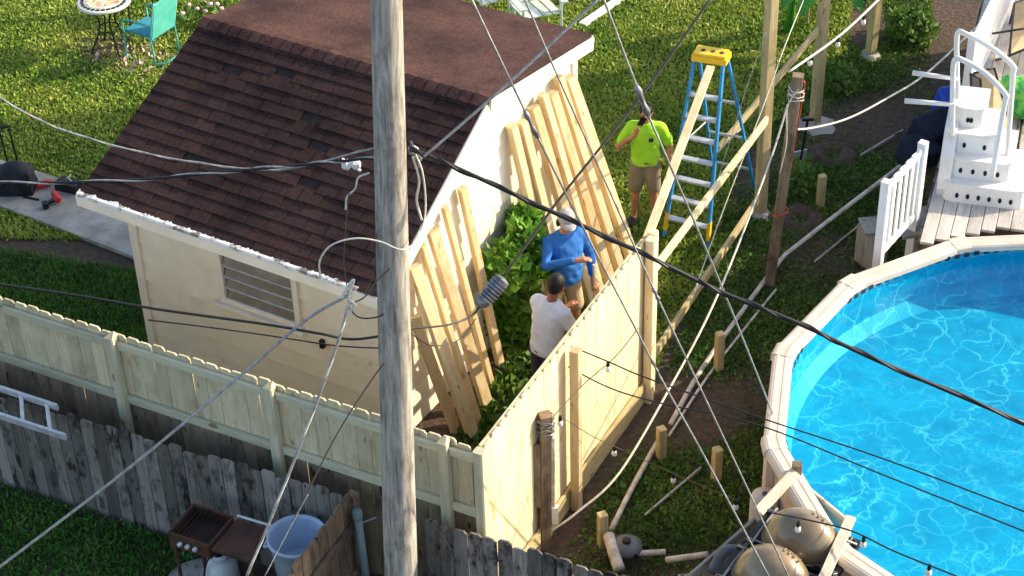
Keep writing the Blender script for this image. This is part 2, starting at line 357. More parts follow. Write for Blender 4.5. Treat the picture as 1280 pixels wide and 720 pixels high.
def leaves(pts, size, mat, name, parent=None, updir=.6, asp=.6, kind=None, origin=None, jit=.4):
    """many small two-triangle leaves at pts"""
    P = np.asarray(pts, float); n = len(P)
    d = RNG.normal(size=(n, 3)); d[:, 2] = np.abs(d[:, 2])*.6 + updir; d /= np.linalg.norm(d, axis=1)[:, None]
    s = np.cross(d, RNG.normal(size=(n, 3))); s /= np.linalg.norm(s, axis=1)[:, None]
    L = size*(1 + jit*RNG.normal(size=n)).clip(.4, 2.0); L = L[:, None]
    nn = np.cross(d, s)
    v = np.stack([P, P + d*L*.5 + s*L*asp*.5 + nn*L*.08, P + d*L - nn*L*.12, P + d*L*.5 - s*L*asp*.5 + nn*L*.08], 1).reshape(-1, 3)
    if origin is None: origin = mw(parent).translation if parent else (0, 0, 0)
    v = v - np.array(tuple(origin))
    me = bpy.data.meshes.new(name); me.vertices.add(4*n); me.vertices.foreach_set('co', v.ravel())
    idx = (np.arange(n)[:, None]*4 + np.array([0, 1, 2, 0, 2, 3])).ravel(); me.loops.add(6*n); me.loops.foreach_set('vertex_index', idx)
    me.polygons.add(2*n); me.polygons.foreach_set('loop_start', np.arange(2*n)*3); me.materials.append(MT[mat]); me.update(calc_edges=True); me.validate()
    o = link(name, me, parent, Matrix.Translation(Vector(origin)))
    if kind: o['kind'] = kind
    return o
def spline(pts, k=8):
    pts = [Vector(p) for p in pts]; out = []
    if len(pts) == 2:
        return [pts[0].lerp(pts[1], i/12) for i in range(13)]
    for i in range(len(pts)-1):
        a, b = pts[i], pts[i+1]; p0 = pts[i-1] if i else a*2-b; p3 = pts[i+2] if i+2 < len(pts) else b*2-a
        for j in range(k):
            t = j/k; out.append(.5*((2*a)+(b-p0)*t+(2*p0-5*a+4*b-p3)*t*t+(3*a-p0-3*b+p3)*t**3))
    return out + [pts[-1]]

# ============================================================ SETTING
g = MB().add([(-150, -150, 0), (150, -150, 0), (150, 200, 0), (-150, 200, 0)], [(0, 1, 2, 3)]).build('ground', 'soil', origin=(0, 0, 0)); tag(g, kind='structure')

# --- shed frame: s along the eave (to the right), t back from the eave
TH = math.radians(-31.7); SU = Vector((math.cos(TH), math.sin(TH), 0)); SV = Vector((-SU.y, SU.x, 0)); SO = Vector((-1.24, -2.885, 0))
def S(s, t, z): return SO + SU*s + SV*t + Vector((0, 0, z))
ZE, ZR, ZF, TR, TF = 2.05, 3.065, 2.75, 2.1, 4.21
def zroof(t): return ZE + (ZR-ZE)*t/TR if t < TR else ZR + (ZF-ZR)*(t-TR)/(TF-TR)
def smin(t): return -3.66 + .10*min(1, t/TR)
def smax(t): return .04 - .09*min(1, t/TR)

b = MB().prism([S(-9.5, 1.62, .012), S(-3.3, 1.45, .012), S(-3.3, 2.45, .012), S(-9.5, 2.25, .012)], (0, 0, .05))
tag(b.build('path', 'slab'), kind='structure')

# --- shed
shed = thing('shed', 'cream shed with dark brown shingle roof and louvred window behind the wooden fence', 'shed', S(-1.7, 2.1, 0))
SG, FT = -.10, .28          # gable wall at s = SG, front wall at t = FT
SL, BT = -3.30, 3.95
b = MB()
b.prism([S(SL+.05, FT+.05, 0), S(SL+.05, BT, 0), S(SG-.05, BT, 0), S(SG-.05, FT+.05, 0)][::-1], (0, 0, 1.95))
prof = [(FT+.05, 1.95), (FT+.05, zroof(FT)-.09), (TR, ZR-.1), (BT, zroof(BT)-.1), (BT, 1.95)]
b.prism([S(SG-.05, t, z) for t, z in prof][::-1], SU*(SL-SG+.1))
wall = b.build('wall', 'cream', shed)
def wallplank(a, bq, z0, z1, out, tl):            # lap siding plank between two (s,t) points, optional 4-corner list
    pass
# front siding, butted round the window
WS0, WS1, WZ0, WZ1 = -2.17, -1.17, 1.07, 1.75
rows = []; z = .02
while z < 1.9: rows.append((z, min(z+.226, 1.94))); z += .236
def lap_front(s0, s1, z0, z1):
    b = MB(); q = [S(s0, FT+.045, z0), S(s0, FT-.012, z0), S(s0, FT+.006, z1), S(s0, FT+.045, z1)]
    b.prism(q, SU*(s1-s0)); b.build('siding_plank', 'cream_dirty', wall)
for z0, z1 in rows:
    if z1 > WZ0 and z0 < WZ1:
        if z0 < WZ0-.03: lap_front(WS0, WS1, z0, WZ0-.002)
        if z1 > WZ1+.03: lap_front(WS0, WS1, WZ1+.002, z1)
        lap_front(SL+.1, WS0, z0, z1); lap_front(WS1, SG-.1, z0, z1)
    else:
        lap_front(SL+.1, SG-.1, z0, z1)
# gable siding
z = .02
while z < ZR-.14:
    z1 = min(z+.226, ZR-.12)
    def tr(zz):
        lo, hi = FT+.1, BT-.1
        if zz > zroof(FT+.1)-.1: lo = (zz+.1-ZE)/(ZR-ZE)*TR
        if zz > zroof(BT-.1)-.1: hi = TR + (zz+.1-ZR)/(ZF-ZR)*(TF-TR)
        return lo, hi
    (a0, h0), (a1, h1) = tr(z), tr(z1)
    if h1-a1 > .05:
        P = [S(SG+.012, a0, z), S(SG+.012, h0, z), S(SG-.006, h1, z1), S(SG-.006, a1, z1)]
        MB().prism(P, SU*-.04).build('siding_plank', 'cream_dirty', wall)
    z += .236
for s, t, z1 in ((SL+.045, FT-.005, 1.95), (SG-.045, FT-.005, 1.98)):
    b = MB().beam(S(s, t, 0), S(s, t, z1), .11, .05, SU); b.build('corner_trim', 'trim', shed)
for t, z1 in ((FT+.03, 2.06), (BT-.05, 2.62)):
    b = MB().beam(S(SG+.006, t, 0), S(SG+.006, t, z1), .11, .03, SV); b.build('corner_trim', 'trim', shed)
# roof slabs
roofb = MB()
roofb.prism([S(smin(0), 0, ZE-.01), S(smin(TR), TR, ZR-.01), S(smax(TR), TR, ZR-.01), S(smax(0), 0, ZE-.01)][::-1], (0, 0, -.05))
roofb.prism([S(smin(TR), TR+.002, ZR-.01), S(smin(TR), TF, ZF-.01), S(smax(TR), TF, ZF-.01), S(smax(TR), TR+.002, ZR-.01)][::-1], (0, 0, -.05))
roof = roofb.build('roof', 'underlay', shed)
# near-slope shingles, each its own piece
NS = SV*TR + Vector((0, 0, ZR-ZE)); LS = NS.length; NS.normalize(); NN = SU.cross(NS).normalized()
if NN.z < 0: NN = -NN
NC = 17; EX = LS/NC; SHW = .243
smesh = {}
def shingle(s0, s1, j, lift):
    wd = round(s1-s0, 2); key = (wd)
    if key not in smesh:
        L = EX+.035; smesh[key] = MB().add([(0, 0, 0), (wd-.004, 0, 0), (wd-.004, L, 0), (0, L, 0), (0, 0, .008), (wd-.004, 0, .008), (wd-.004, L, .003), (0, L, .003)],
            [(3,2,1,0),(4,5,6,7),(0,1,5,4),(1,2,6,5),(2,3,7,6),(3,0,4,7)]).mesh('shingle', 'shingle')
    y = j*EX; p = S(s0, 0, ZE) + NS*(y-.015) + NN*(.006+lift)
    tl = random.uniform(-.012, .012)
    x = (SU + NS*tl*.4).normalized(); yv = (NS - NN*.045).normalized(); zz = x.cross(yv).normalized(); yv = zz.cross(x)
    Mx = Matrix((x, yv, zz)).transposed().to_4x4(); Mx.translation = p
    link('shingle', smesh[key], roof, Mx)
missing = {(11, 8), (9, 9), (14, 5), (5, 4), (13, 3), (6, 9)}
for j in range(NC):
    t = j*EX/LS*TR; a, e = smin(t), smax(t); s = a - (SHW*.5 if j % 2 else 0) - random.uniform(0, .04); i = 0
    while s < e-.02:
        s0, s1 = max(s, a), min(s+SHW, e)
        if s1-s0 > .03 and (j, i) not in missing: shingle(s0, s1, j, random.choice((0, 0, 0, .002, .005)))
        s += SHW; i += 1
# ridge caps
s = smin(TR)
while s < smax(TR)-.03:
    b = MB(); w_ = .165; dz0, dz1 = .036, .022
    P = []
    for ss, dz in ((s, dz0), (min(s+w_, smax(TR)+.02), dz1)):
        P += [S(ss, TR-.115, zroof(TR-.115)+dz*.55+.012), S(ss, TR, ZR+dz), S(ss, TR+.115, zroof(TR+.115)+dz*.55+.008)]
    Q = [p-Vector((0, 0, .014)) for p in P]
    b.add(P+Q, [(0,1,4,3)[::-1],(1,2,5,4)[::-1],(6,7,10,9),(7,8,11,10),(0,1,7,6),(1,2,8,7),(3,4,10,9)[::-1],(4,5,11,10)[::-1],(0,3,9,6),(2,5,11,8)[::-1]])
    b.build('ridge_cap', 'ridge_shingle', roof); s += .135
# far slope: too grazing to pick the pieces apart, one mesh of shingles
FS = (SV*(TF-TR) + Vector((0, 0, ZF-ZR))); LF = FS.length; FS.normalize(); FN = FS.cross(SU); FN = -FN if FN.z < 0 else FN
b = MB()
for j in range(15):
    y0 = LF*(1-(j+1)/15); t = TR; s = smin(TR) - (.15 if j % 2 else 0)
    while s < smax(TR)-.02:
        s0, s1 = max(s, smin(TR)), min(s+.294, smax(TR)); p = S(s0, TR, ZR) + FS*y0
        if s1-s0 > .02:
            h = random.uniform(.012, .02); L = LF/15+.02
            b.add([p+FN*.002, p+SU*(s1-s0)+FN*.002, p+SU*(s1-s0)+FS*L+FN*h, p+FS*L+FN*h, p+FS*L, p+SU*(s1-s0)+FS*L], [(0,1,2,3),(3,2,5,4),(0,3,4),(1,5,2)])
        s += .3
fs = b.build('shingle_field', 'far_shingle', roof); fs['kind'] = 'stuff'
# fascia and rake boards
fb = MB().beam(S(smin(0)-.01, -.022, ZE-.07), S(smax(0)+.03, -.022, ZE-.07), .12, .035, (0, 0, 1)).build('fascia', 'trim', shed)
b = MB(); nseg = 150; P = []; hh = .04
for i in range(nseg+1):                               # flaking paint and drip edge along the top of the fascia
    f = i/nseg; a = smin(0)+(smax(0)-smin(0))*f*.93; hh = .7*hh+.3*random.uniform(-.04, .05)*(1-f*.8); h = max(.004, hh+random.uniform(-.015, .015))
    P += [S(a, -.042, ZE-.004), S(a, -.03, ZE+.02), S(a+random.uniform(-.01, .01), h, ZE+.021+h*.483)]
b.add(P, [q for i in range(nseg) for q in ((3*i, 3*i+3, 3*i+4, 3*i+1), (3*i+1, 3*i+4, 3*i+5, 3*i+2))])
b.build('flaking_edge', 'peel', shed)
def rake(t0, t1, z0, z1):
    MB().beam(S(smax(t0)+.012, t0, z0), S(smax(t1)+.012, t1, z1), .15, .03, (0, 0, 1)).build('rake_board', 'trim', shed)
rake(0, TR-.02, ZE-.09, ZR-.10); rake(TR+.02, TF, ZR-.10, ZF-.09)
MB().beam(S(smin(TR), TF+.02, ZF-.08), S(smax(TR), TF+.02, ZF-.08), .14, .03, (0, 0, 1)).build('fascia', 'trim', shed)
# louvred window
win = MB()
for q in (((WS0+.03, WZ0), (WS0+.03, WZ1)), ((WS1-.03, WZ0), (WS1-.03, WZ1))):
    win.beam(S(q[0][0], FT-.022, q[0][1]), S(q[1][0], FT-.022, q[1][1]), .07, .05, SU)
for zz in (WZ0+.03, WZ1-.03): win.beam(S(WS0+.066, FT-.024, zz), S(WS1-.066, FT-.024, zz), .06, .05, (0, 0, 1))
win = win.build('window', 'trim', shed)
MB().beam(S(WS0-.05, FT-.045, WZ0-.022), S(WS1+.05, FT-.045, WZ0-.022), .04, .1, (0, 0, 1)).build('sill', 'trim', win)
MB().box(S((WS0+WS1)/2, FT+.035, (WZ0+WZ1)/2), (.86, .016, .54), Matrix.Rotation(TH, 3, 'Z')).build('dark_backing', 'dark', win)  # dark backing sheet in place of the room behind the louvres
for k in range(4):
    zc = WZ0+.12+k*.137
    MB().beam(S(WS0+.075, FT-.004, zc), S(WS1-.075, FT-.004, zc), .118, .006, Vector((0, 0, 1))+SV*.42).build('louvre', 'louvre', win)
    MB().beam(S(WS0+.07, FT-.034, zc-.062), S(WS1-.07, FT-.034, zc-.062), .022, .012, (0, 0, 1)).build('louvre_rail', 'alu', win)
MB().beam(S(-.93, FT-.03, .93), S(-.93, FT-.03, 1.02), .05, .05, SU).build('cable_bracket', 'black', shed)

# --- new fence along the shed front (seen from its rail side)
FC = Vector((-0.290, -4.990, 2.000)); FA = Vector((-4.826, -2.597, 2.000)); FC.z = FA.z = 0
fd = (FC-FA).normalized(); fn = Vector((fd.y, -fd.x, 0)); fn = -fn if fn.y > 0 else fn      # fn towards the camera
def run_fence(root, c0, d, n, L, zb, zt, mat, w=.138, t=.018, dog=.028, jit=.012, off=0, name='picket', gap=.005):
    x = 0
    while x < L-.03:
        h = round(zt + random.uniform(-jit, jit), 2); p = c0 + d*(x+w/2) + n*(off+random.uniform(-.002, .002))
        lean = d*random.uniform(-.006, .006)
        plank(name, p+Vector((0, 0, zb)), p+lean+Vector((0, 0, h)), w, t, d, mat, root, dog)
        x += w+gap
front = thing('fence', 'new pale pine fence with rails and posts running along the shed front', 'fence', FC, 'new pine fences round the shed')
LFR = (FC-Vector((-6.2, FC.y+(-6.2-FC.x)*fd.y/fd.x, 0))).length; F0 = FC - fd*LFR
run_fence(front, F0, fd, fn, LFR-.1, 1.20, 1.97, 'green_wood', dog=.026, jit=.018)
run_fence(front, F0, fd, fn, LFR-.1, .02, 1.192, 'brown_old', dog=0, jit=.0, off=-.006, name='lower_board', gap=.001)
def rails(root, A, B, n, zs, off, mat, w=.085, t=.04):
    for z in zs: plank('rail', A+n*off+Vector((0, 0, z)), B+n*off+Vector((0, 0, z)), w, t, (0, 0, 1), mat, root)
PX = [0] + [((Vector(p)-FC).dot(fd)) for p in ((-5.207, -2.410, 2.000), (-3.654, -3.206, 2.000), (-2.140, -4.019, 2.000), (-0.607, -4.851, 2.000))]
px = sorted(PX[1:]) + [0.0]; prev = -LFR
for i, x in enumerate(px):
    p = FC + fd*x + fn*.058
    o = plank('post', p, p+Vector((0, 0, 1.965 if i != 4 else 1.99)), .092, .092, fd, 'rail_wood', front, ch=.012)
    # beveled cap top
    a, e = FC+fd*prev, FC+fd*(x-.05)
    rails(front, a+(fd*.05 if i else fd*0), e, fn, (1.86, 1.235), .034, 'rail_wood')
    prev = x
for i, x in enumerate(px[:-1]):                        # wedge-cut post tops
    p = FC + fd*x + fn*.058 + Vector((0, 0, 1.965)); q = [p+fd*.046+fn*.046, p-fd*.046+fn*.046, p-fd*.046-fn*.046, p+fd*.046-fn*.046]
    MB().add(q+[p-fn*.03+fd*.02+Vector((0, 0, .05))], [(0,1,4),(1,2,4),(2,3,4),(3,0,4)]).build('post_cap', 'new_wood', front)

# --- new fence running back from the corner (sunny side)
RE = Vector((1.309, -1.994, 0.000)); rd = (RE-FC).normalized(); rn = Vector((rd.y, -rd.x, 0)); rn = -rn if rn.x < 0 else rn
LR = (RE-FC).length
right = thing('fence', 'new sunlit pine fence running back from the corner towards the ladder', 'fence', FC+rd*LR/2, 'new pine fences round the shed')
run_fence(right, FC+rd*.02, rd, rn, LR-.02, .12, 1.985, 'new_wood', dog=.02, jit=.006, gap=.003)
rails(right, FC+rd*.1, RE, -rn, (1.82, 1.0, .4), .03, 'new_wood')
plank('cap_rail', FC+rd*.02-rn*.034+Vector((0, 0, 1.93)), RE-rn*.034+Vector((0, 0, 1.93)), .09, .035, (0, 0, 1), 'new_wood', right)
plank('kick_board', FC+rd*.02+rn*.036+Vector((0, 0, .13)), RE+rn*.036+Vector((0, 0, .13)), .25, .036, (0, 0, 1), 'post_wood', right)
MP = Vector((0.473, -3.590, 0.000)); mx = (MP-FC).dot(rd)
for x, h, o_, wd in ((mx, 1.93, .105, .092), (LR-.02, 2.02, .07, .1), (LR+.13, 2.0, .02, .09)):
    p = FC+rd*x+rn*o_; plank('post', p, p+Vector((0, 0, h)), wd, .092, rd, 'lumber' if x == mx else 'new_wood', right, ch=.01)

# --- old grey fence (neighbour side)
O1, O2 = Vector((-4.622, -3.224, 1.200)), Vector((0.855, -5.772, 1.200)); O1.z = O2.z = 0; od = (O2-O1).normalized(); on = Vector((od.y, -od.x, 0)); on = -on if on.y > 0 else on
xa, xb, xc, xd = -1.6, (Vector((-1.522, -4.606, 1.200))-O1).dot(od), (Vector((-0.823, -4.998, 1.200))-O1).dot(od), (O2-O1).dot(od)+.9
oldf = thing('fence', 'weathered grey picket fence with dark stained boards above the shaded lawn', 'fence', O1+od*(xa+xb)/2, 'old grey fences')
run_fence(oldf, O1+od*xa, od, on, xb-xa, .0, 1.19, 'grey_old', dog=.02, jit=.035, w=.132, gap=.007)
rails(oldf, O1+od*xa, O1+od*xb, -on, (.3, .95), .035, 'grey_old')
oldr = thing('fence', 'weathered dark grey picket fence below the new fence corner, right of the utility pole', 'fence', O1+od*(xc+xd)/2, 'old grey fences')
run_fence(oldr, O1+od*xc, od, on, xd-xc, .0, 1.19, 'grey_old', dog=.03, jit=.025, w=.132, gap=.007)
rails(oldr, O1+od*xc, O1+od*xd, -on, (.3, .95), .035, 'grey_old')
Q1 = Vector((-1.491, -4.650, 1.200)); Q2 = Vector((-2.038, -5.784, 1.200)); Q1.z = Q2.z = 0; qd = (Q2-Q1).normalized(); qn = Vector((-qd.y, qd.x, 0)); qn = -qn if qn.x < 0 else qn
olds = thing('fence', 'short brown weathered fence section running towards the viewer beside the blue bucket', 'fence', (Q1+Q2)/2, 'old grey fences')
run_fence(olds, Q1, qd, qn, (Q2-Q1).length+.2, .0, 1.19, 'dark_post', dog=.022, jit=.03, w=.135, gap=.008)
rails(olds, Q1, Q2, qn, (.86, .3), .035, 'dark_post')
plank('post', Q1-qd*.06, Q1-qd*.06+Vector((0, 0, 1.15)), .09, .09, qd, 'dark_post', olds)

# --- pool
PC = Vector((5.409, -4.043, 0)); NSD = 14; A0 = math.radians(130); DA = 2*math.pi/NSD
def pol(r, a, z): return PC + Vector((r*math.cos(a), r*math.sin(a), z))
pool = thing('swimming_pool', 'round above-ground pool with cream rim and blue liner painted with light ripples', 'pool', PC)
b = MB(); n = 168
prof = [(3.0, 0.0), (3.0, 1.15)]
P = []; F = []
for i in range(n):
    a = 2*math.pi*i/n; r = 3.07 + (.012 if i % 2 else 0); P += [pol(r, a, 0), pol(r, a, 1.14)]
for i in range(n): j = (i+1) % n; F.append((2*i, 2*j, 2*j+1, 2*i+1))
b.add(P, F); b.build('wall', 'poolwall', pool)
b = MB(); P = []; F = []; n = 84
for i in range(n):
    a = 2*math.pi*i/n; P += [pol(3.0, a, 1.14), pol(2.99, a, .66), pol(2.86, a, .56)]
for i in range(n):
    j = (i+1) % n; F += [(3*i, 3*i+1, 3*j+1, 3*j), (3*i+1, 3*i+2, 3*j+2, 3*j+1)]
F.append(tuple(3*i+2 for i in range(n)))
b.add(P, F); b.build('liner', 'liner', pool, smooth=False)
RP = [(2.985, 1.10), (2.985, 1.155), (2.998, 1.172), (3.03, 1.176), (3.04, 1.18), (3.06, 1.18), (3.07, 1.176), (3.11, 1.176), (3.12, 1.18), (3.14, 1.18), (3.148, 1.176), (3.16, 1.174), (3.182, 1.155), (3.186, 1.09), (3.16, 1.09)]
def rimseg(a0, a1, k, name, grow=0):
    b = MB(); m = len(RP); cs = 1/math.cos(DA/2)*.992
    ends = [[pol((r+(grow if r > 3.08 else -grow))*1.0, a, z+(grow*.6 if z > 1.12 else 0)) for r, z in RP] for a in (a0, a1)]
    b.add(ends[0]+ends[1], [(i, (i+1) % m, m+(i+1) % m, m+i) for i in range(m)] + [tuple(range(m)), tuple(range(m, 2*m))[::-1]])
    return b.build(name, 'rim', pool)
for k in range(NSD):
    a = A0+k*DA; rimseg(a+.012, a+DA-.012, k, 'rim_segment'); rimseg(a-.03, a+.03, k, 'rim_cap', .009)
    MB().beam(pol(3.12, a, 0), pol(3.12, a, 1.1), .14, .08, Vector((-math.sin(a), math.cos(a), 0))).build('upright', 'rim', pool)
b = MB()
for i in range(170):
    a = 2*math.pi*i/170; t_ = Vector((-math.sin(a), math.cos(a), 0)); b.beam(pol(2.958, a, 1.09)-t_*.028, pol(2.958, a, 1.09)+t_*.028, .05, .008, (0, 0, 1), .001)
o = b.build('liner_bead', MT['navy'], pool); o['kind'] = 'stuff'
b = MB(); n = 84; b.add([pol(2.99, 2*math.pi*i/n, 1.02) for i in range(n)], [tuple(range(n))]); wt = b.build('water', 'water'); tag(wt, kind='structure')

# --- deck beside the pool
D0 = Vector((4.349, -0.907, 1.150)); D0.z = 0; D9 = Vector((6.123, 4.187, 1.150)); D9.z = 0
dd = (D9-D0).normalized(); dx = Vector((dd.y, -dd.x, 0)); DZ = 1.13
deck = thing('deck', 'raised pale wooden deck beside the pool carrying the white steps', 'deck', D0+dd*2+dx*1.5)
def deck_start(x):                                    # where a board line leaves the pool circle
    p = D0+dx*x; best = 0
    for i in range(400):
        q = p + dd*(-2+i*.02)
        if (q-PC).length < 3.25: best = -2+i*.02+.02
    return max(best, -.15)
x = 0
while x < 3.6:
    s0 = deck_start(x); p = D0+dx*x
    plank('deck_board', p+dd*round(s0, 1)+Vector((0, 0, DZ)), p+dd*6.6+Vector((0, 0, DZ)), .138, .03, dx, 'deck', deck); x += .145
x = .02
while x < 6.4:                                        # skirt under the left edge
    p = D0-dx*.09+dd*x; plank('skirt_board', p+Vector((0, 0, .03)), p+Vector((0, 0, DZ-.03)), .13, .02, dd, 'grey_old', deck); x += .15

# --- utility pole
PB = Vector((-1.073, -5.275, 0.000)); PT = Vector((PB.x+.29, PB.y+.06, 7.0))
pole = thing('utility_pole', 'tall grey weathered wooden utility pole standing in front of the shed', 'pole', PB)
Mp, Lp = frame(PB, PT, (1, 0, 0))
b = MB(); P = []; F = []; n = 26; m = 30
for i in range(m+1):
    z = Lp*i/m; r0_ = .150-.043*i/m
    for k in range(n):
        a = 2*math.pi*k/n; r = r0_*(1+.012*math.sin(3*a+1+.25*i)+.01*math.sin(7*a)-(.05 if k in (4, 19) else 0)*(1 if (i*7+k) % 9 > 1 else 0)); P.append((r*math.cos(a), r*math.sin(a), z))
for i in range(m):
    for k in range(n): F.append((i*n+k, i*n+(k+1) % n, (i+1)*n+(k+1) % n, (i+1)*n+k))
F += [tuple(range(n))[::-1], tuple(range(m*n, m*n+n))]
link('shaft', b.add(P, F).mesh('shaft', 'pole', True), pole, Mp)
def onpole(z, dxp=0, dyp=0): p = PB.lerp(PT, z/PT.z); return Vector((p.x+dxp, p.y+dyp, z))

# --- grass and weeds
def inpoly(P, poly):
    x, y = P[:, 0], P[:, 1]; c = np.zeros(len(P), bool); n = len(poly)
    for i in range(n):
        (x0, y0), (x1, y1) = poly[i][:2], poly[(i+1) % n][:2]
        if y0 == y1: continue
        c ^= ((y0 > y) != (y1 > y)) & (x < (x1-x0)*(y-y0)/(y1-y0)+x0)
    return c
KX = RNG.uniform(-1, 1, (12, 2))*3; KP = RNG.uniform(0, 6.28, 12)
def field(P, f=1.0):
    v = np.zeros(len(P))
    for (a, b_), p in zip(KX, KP): v += np.sin((P[:, 0]*a+P[:, 1]*b_)*f+p)
    return v/3.5
def grass(name, label, mat, polys, dens, size, zlo=0, holes=(), thr=-9, upd=.6, asp=.5):
    pts = []
    for poly in polys:
        a = np.array([p[:2] for p in poly]); lo, hi = a.min(0), a.max(0); n = int(dens*(hi-lo).prod())
        P = RNG.uniform(lo, hi, (n, 2)); P = P[inpoly(P, poly)]
        for h in holes: P = P[~inpoly(P, h)]
        P = P[field(P) + RNG.normal(size=len(P))*.35 > thr]; pts.append(P)
    P = np.concatenate(pts); z = RNG.uniform(0, size*.5, len(P))+zlo
    o = leaves(np.c_[P, z], size, mat, name, updir=upd, asp=asp, kind='stuff')
    tag(o, label, 'grass'); return o
SH = [S(SL-.05, FT-.05, 0), S(SL-.05, BT+.1, 0), S(SG+.02, BT+.1, 0), S(SG+.02, FT-.05, 0)]
PATH = [S(-9.5, 1.66, 0), S(-3.3, 1.5, 0), S(-3.3, 2.4, 0), S(-9.5, 2.2, 0)]
YARD = [(-9, 1.5), (-5, 1.2), (1.3, -2.0), (2.3, 0.6), (2.9, 2.6), (4.6, 5.2), (5.5, 9.5), (-9.5, 9.5)]
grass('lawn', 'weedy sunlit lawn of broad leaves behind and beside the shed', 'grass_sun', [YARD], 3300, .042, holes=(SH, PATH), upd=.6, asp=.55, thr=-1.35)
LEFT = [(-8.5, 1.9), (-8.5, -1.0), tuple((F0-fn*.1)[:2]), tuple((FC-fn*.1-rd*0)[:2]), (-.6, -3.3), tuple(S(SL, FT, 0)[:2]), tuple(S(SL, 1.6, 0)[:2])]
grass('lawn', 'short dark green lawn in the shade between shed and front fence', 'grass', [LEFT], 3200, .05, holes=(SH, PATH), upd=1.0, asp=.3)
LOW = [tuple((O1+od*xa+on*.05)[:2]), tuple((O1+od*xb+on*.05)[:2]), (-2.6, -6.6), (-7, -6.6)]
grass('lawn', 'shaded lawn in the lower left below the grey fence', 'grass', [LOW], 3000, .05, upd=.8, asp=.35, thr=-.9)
STRIP = [tuple((RE+rn*.2)[:2]), tuple((FC+rn*.3)[:2]), (.9, -5.6), (2.6, -5.6), (2.2, -4.0), (2.6, -2.9), (3.5, -1.4), (4.4, -.6), (5.2, 2.6), (6.5, 9), (4.6, 9), (3.0, 2.6), (2.2, .6)]
grass('ground_weeds', 'mossy low weeds on the bare soil strip between fence and pool', 'moss', [STRIP], 3800, .032, thr=-.02, upd=.4, asp=.8)

# ============================================================ OBJECTS
Z = lambda z: Vector((0, 0, z))
V = Vector
# --- lumber leaning on the gable
LUM = [((-0.950, -2.359, 1.376), (-0.612, -2.447, 0.000), .10, 'lowest shaded'), ((-0.925, -2.338, 1.970), (-0.434, -2.543, 0.000), .13, 'long front'), ((-0.844, -2.187, 2.114), (-0.377, -2.333, 0.000), .06, 'second'),
       ((-0.742, -2.079, 2.203), (-0.293, -2.057, 0.000), .12, 'wide knotty'), ((-0.625, -1.831, 2.311), (-0.249, -1.719, 0.000), .06, 'narrow amber-edged'), ((-0.454, -1.556, 2.337), (-0.152, -1.375, 0.000), .08, 'farthest')]
LN = ['short shaded plank leaning lowest beside the pole, partly hidden behind other planks', 'long plank nearest the front fence leaning against the sunny shed gable',
      'plank leaning on the gable just behind the foremost one', 'wide plank in the middle of the left lumber group on the shed gable',
      'narrow amber-edged plank leaning on the gable left of the bush', 'plank leaning on the gable closest to the green bush']
for (a, b_, w_, _), lb in zip(LUM, LN):
    tag(plank('lumber_plank', V(b_)+Z(.01), V(a)+(V(a)-V(b_)).normalized()*.02, w_, .075, SV+SU*.35, 'lumber'), lb, 'plank', 'planks leaning on the shed gable')
LUM2 = [((0.051, -0.738, 2.526), (0.494, -0.649, 0.000), .10), ((0.157, -0.661, 2.522), (0.634, -0.628, 0.000), .10), ((0.278, -0.370, 2.523), (0.887, -0.466, 0.000), .12), ((0.381, -0.260, 2.597), (0.999, -0.353, 0.000), .09),
        ((0.474, -0.167, 2.558), (1.131, -0.211, -0.000), .12), ((0.550, 0.070, 2.609), (1.272, -0.098, 0.000), .11), ((0.670, 0.169, 2.548), (1.434, 0.045, 0.000), .14)]
LN2 = ['plank at the left edge of the right lumber group, above the capped man', 'second plank from the left in the right lumber group, above the capped man',
       'pale plank in the centre left of the right lumber group by the blue-shirted man', 'narrow plank in the centre of the right lumber group behind the wire clamp',
       'wide bright plank right of centre in the right lumber group', 'plank with dark edge second from the far end of the right lumber group',
       'widest plank at the far end of the gable beside the lawn']
for (a, b_, w_), lb in zip(LUM2, LN2):
    tag(plank('lumber_plank', V(b_)+Z(.01), V(a)+(V(a)-V(b_)).normalized()*.03, w_*.9, .10, SV+SU*.3, 'lumber'), lb, 'plank', 'planks leaning on the shed gable')

# --- free-standing posts
def post(label, b_, h, w_, mat, lean=(0, 0), group='posts set for the new fence', footing=0, rz=.5):
    b_ = V(b_); t = thing('post', label, 'post', b_, group)
    plank('shaft', b_, b_+V((lean[0], lean[1], h)), w_, w_, (math.cos(rz), math.sin(rz), 0), mat, t, ch=.008)
    if footing:
        f = MB(); n = 14; P = [b_+V((footing*random.uniform(.75, 1.15)*math.cos(6.283*i/n), footing*random.uniform(.75, 1.15)*math.sin(6.283*i/n), .004)) for i in range(n)]
        f.add(P+[b_+(p-b_)*.6+Z(.05) for p in P]+[b_+Z(.06)], [(i, (i+1) % n, n+(i+1) % n, n+i) for i in range(n)]+[(n+i, n+(i+1) % n, 2*n) for i in range(n)]); f.build('concrete_footing', 'slab', t)
    return t
post('tall treated post right of the blue stepladder, rising out of the picture', (2.936, 1.313, 0.000), 3.15, .118, 'post_wood', (-.02, 0), footing=.17)
post('tall treated post with a concrete collar in front of the banana plant', (3.866, 3.270, 0.000), 2.4, .115, 'post_wood', (0, 0), footing=.27)
post('treated post farthest back beside the dark weeds', (4.869, 5.001, 0.000), 1.6, .115, 'post_wood', (.02, 0), footing=.18)
pd = post('old leaning post with orange-red painted edge and wires tied round its top', (2.869, -0.078, 0.000), 2.62, .115, 'dark_post', (.16, .06), None, rz=-.2)
bP = V((2.869, -0.078, 0.000)); MB().beam(bP+V((.066, -.02, .75)), bP+V((.228, .04, 2.55)), .05, .018, (0, 1, 0)).build('painted_edge', 'rust', pd)
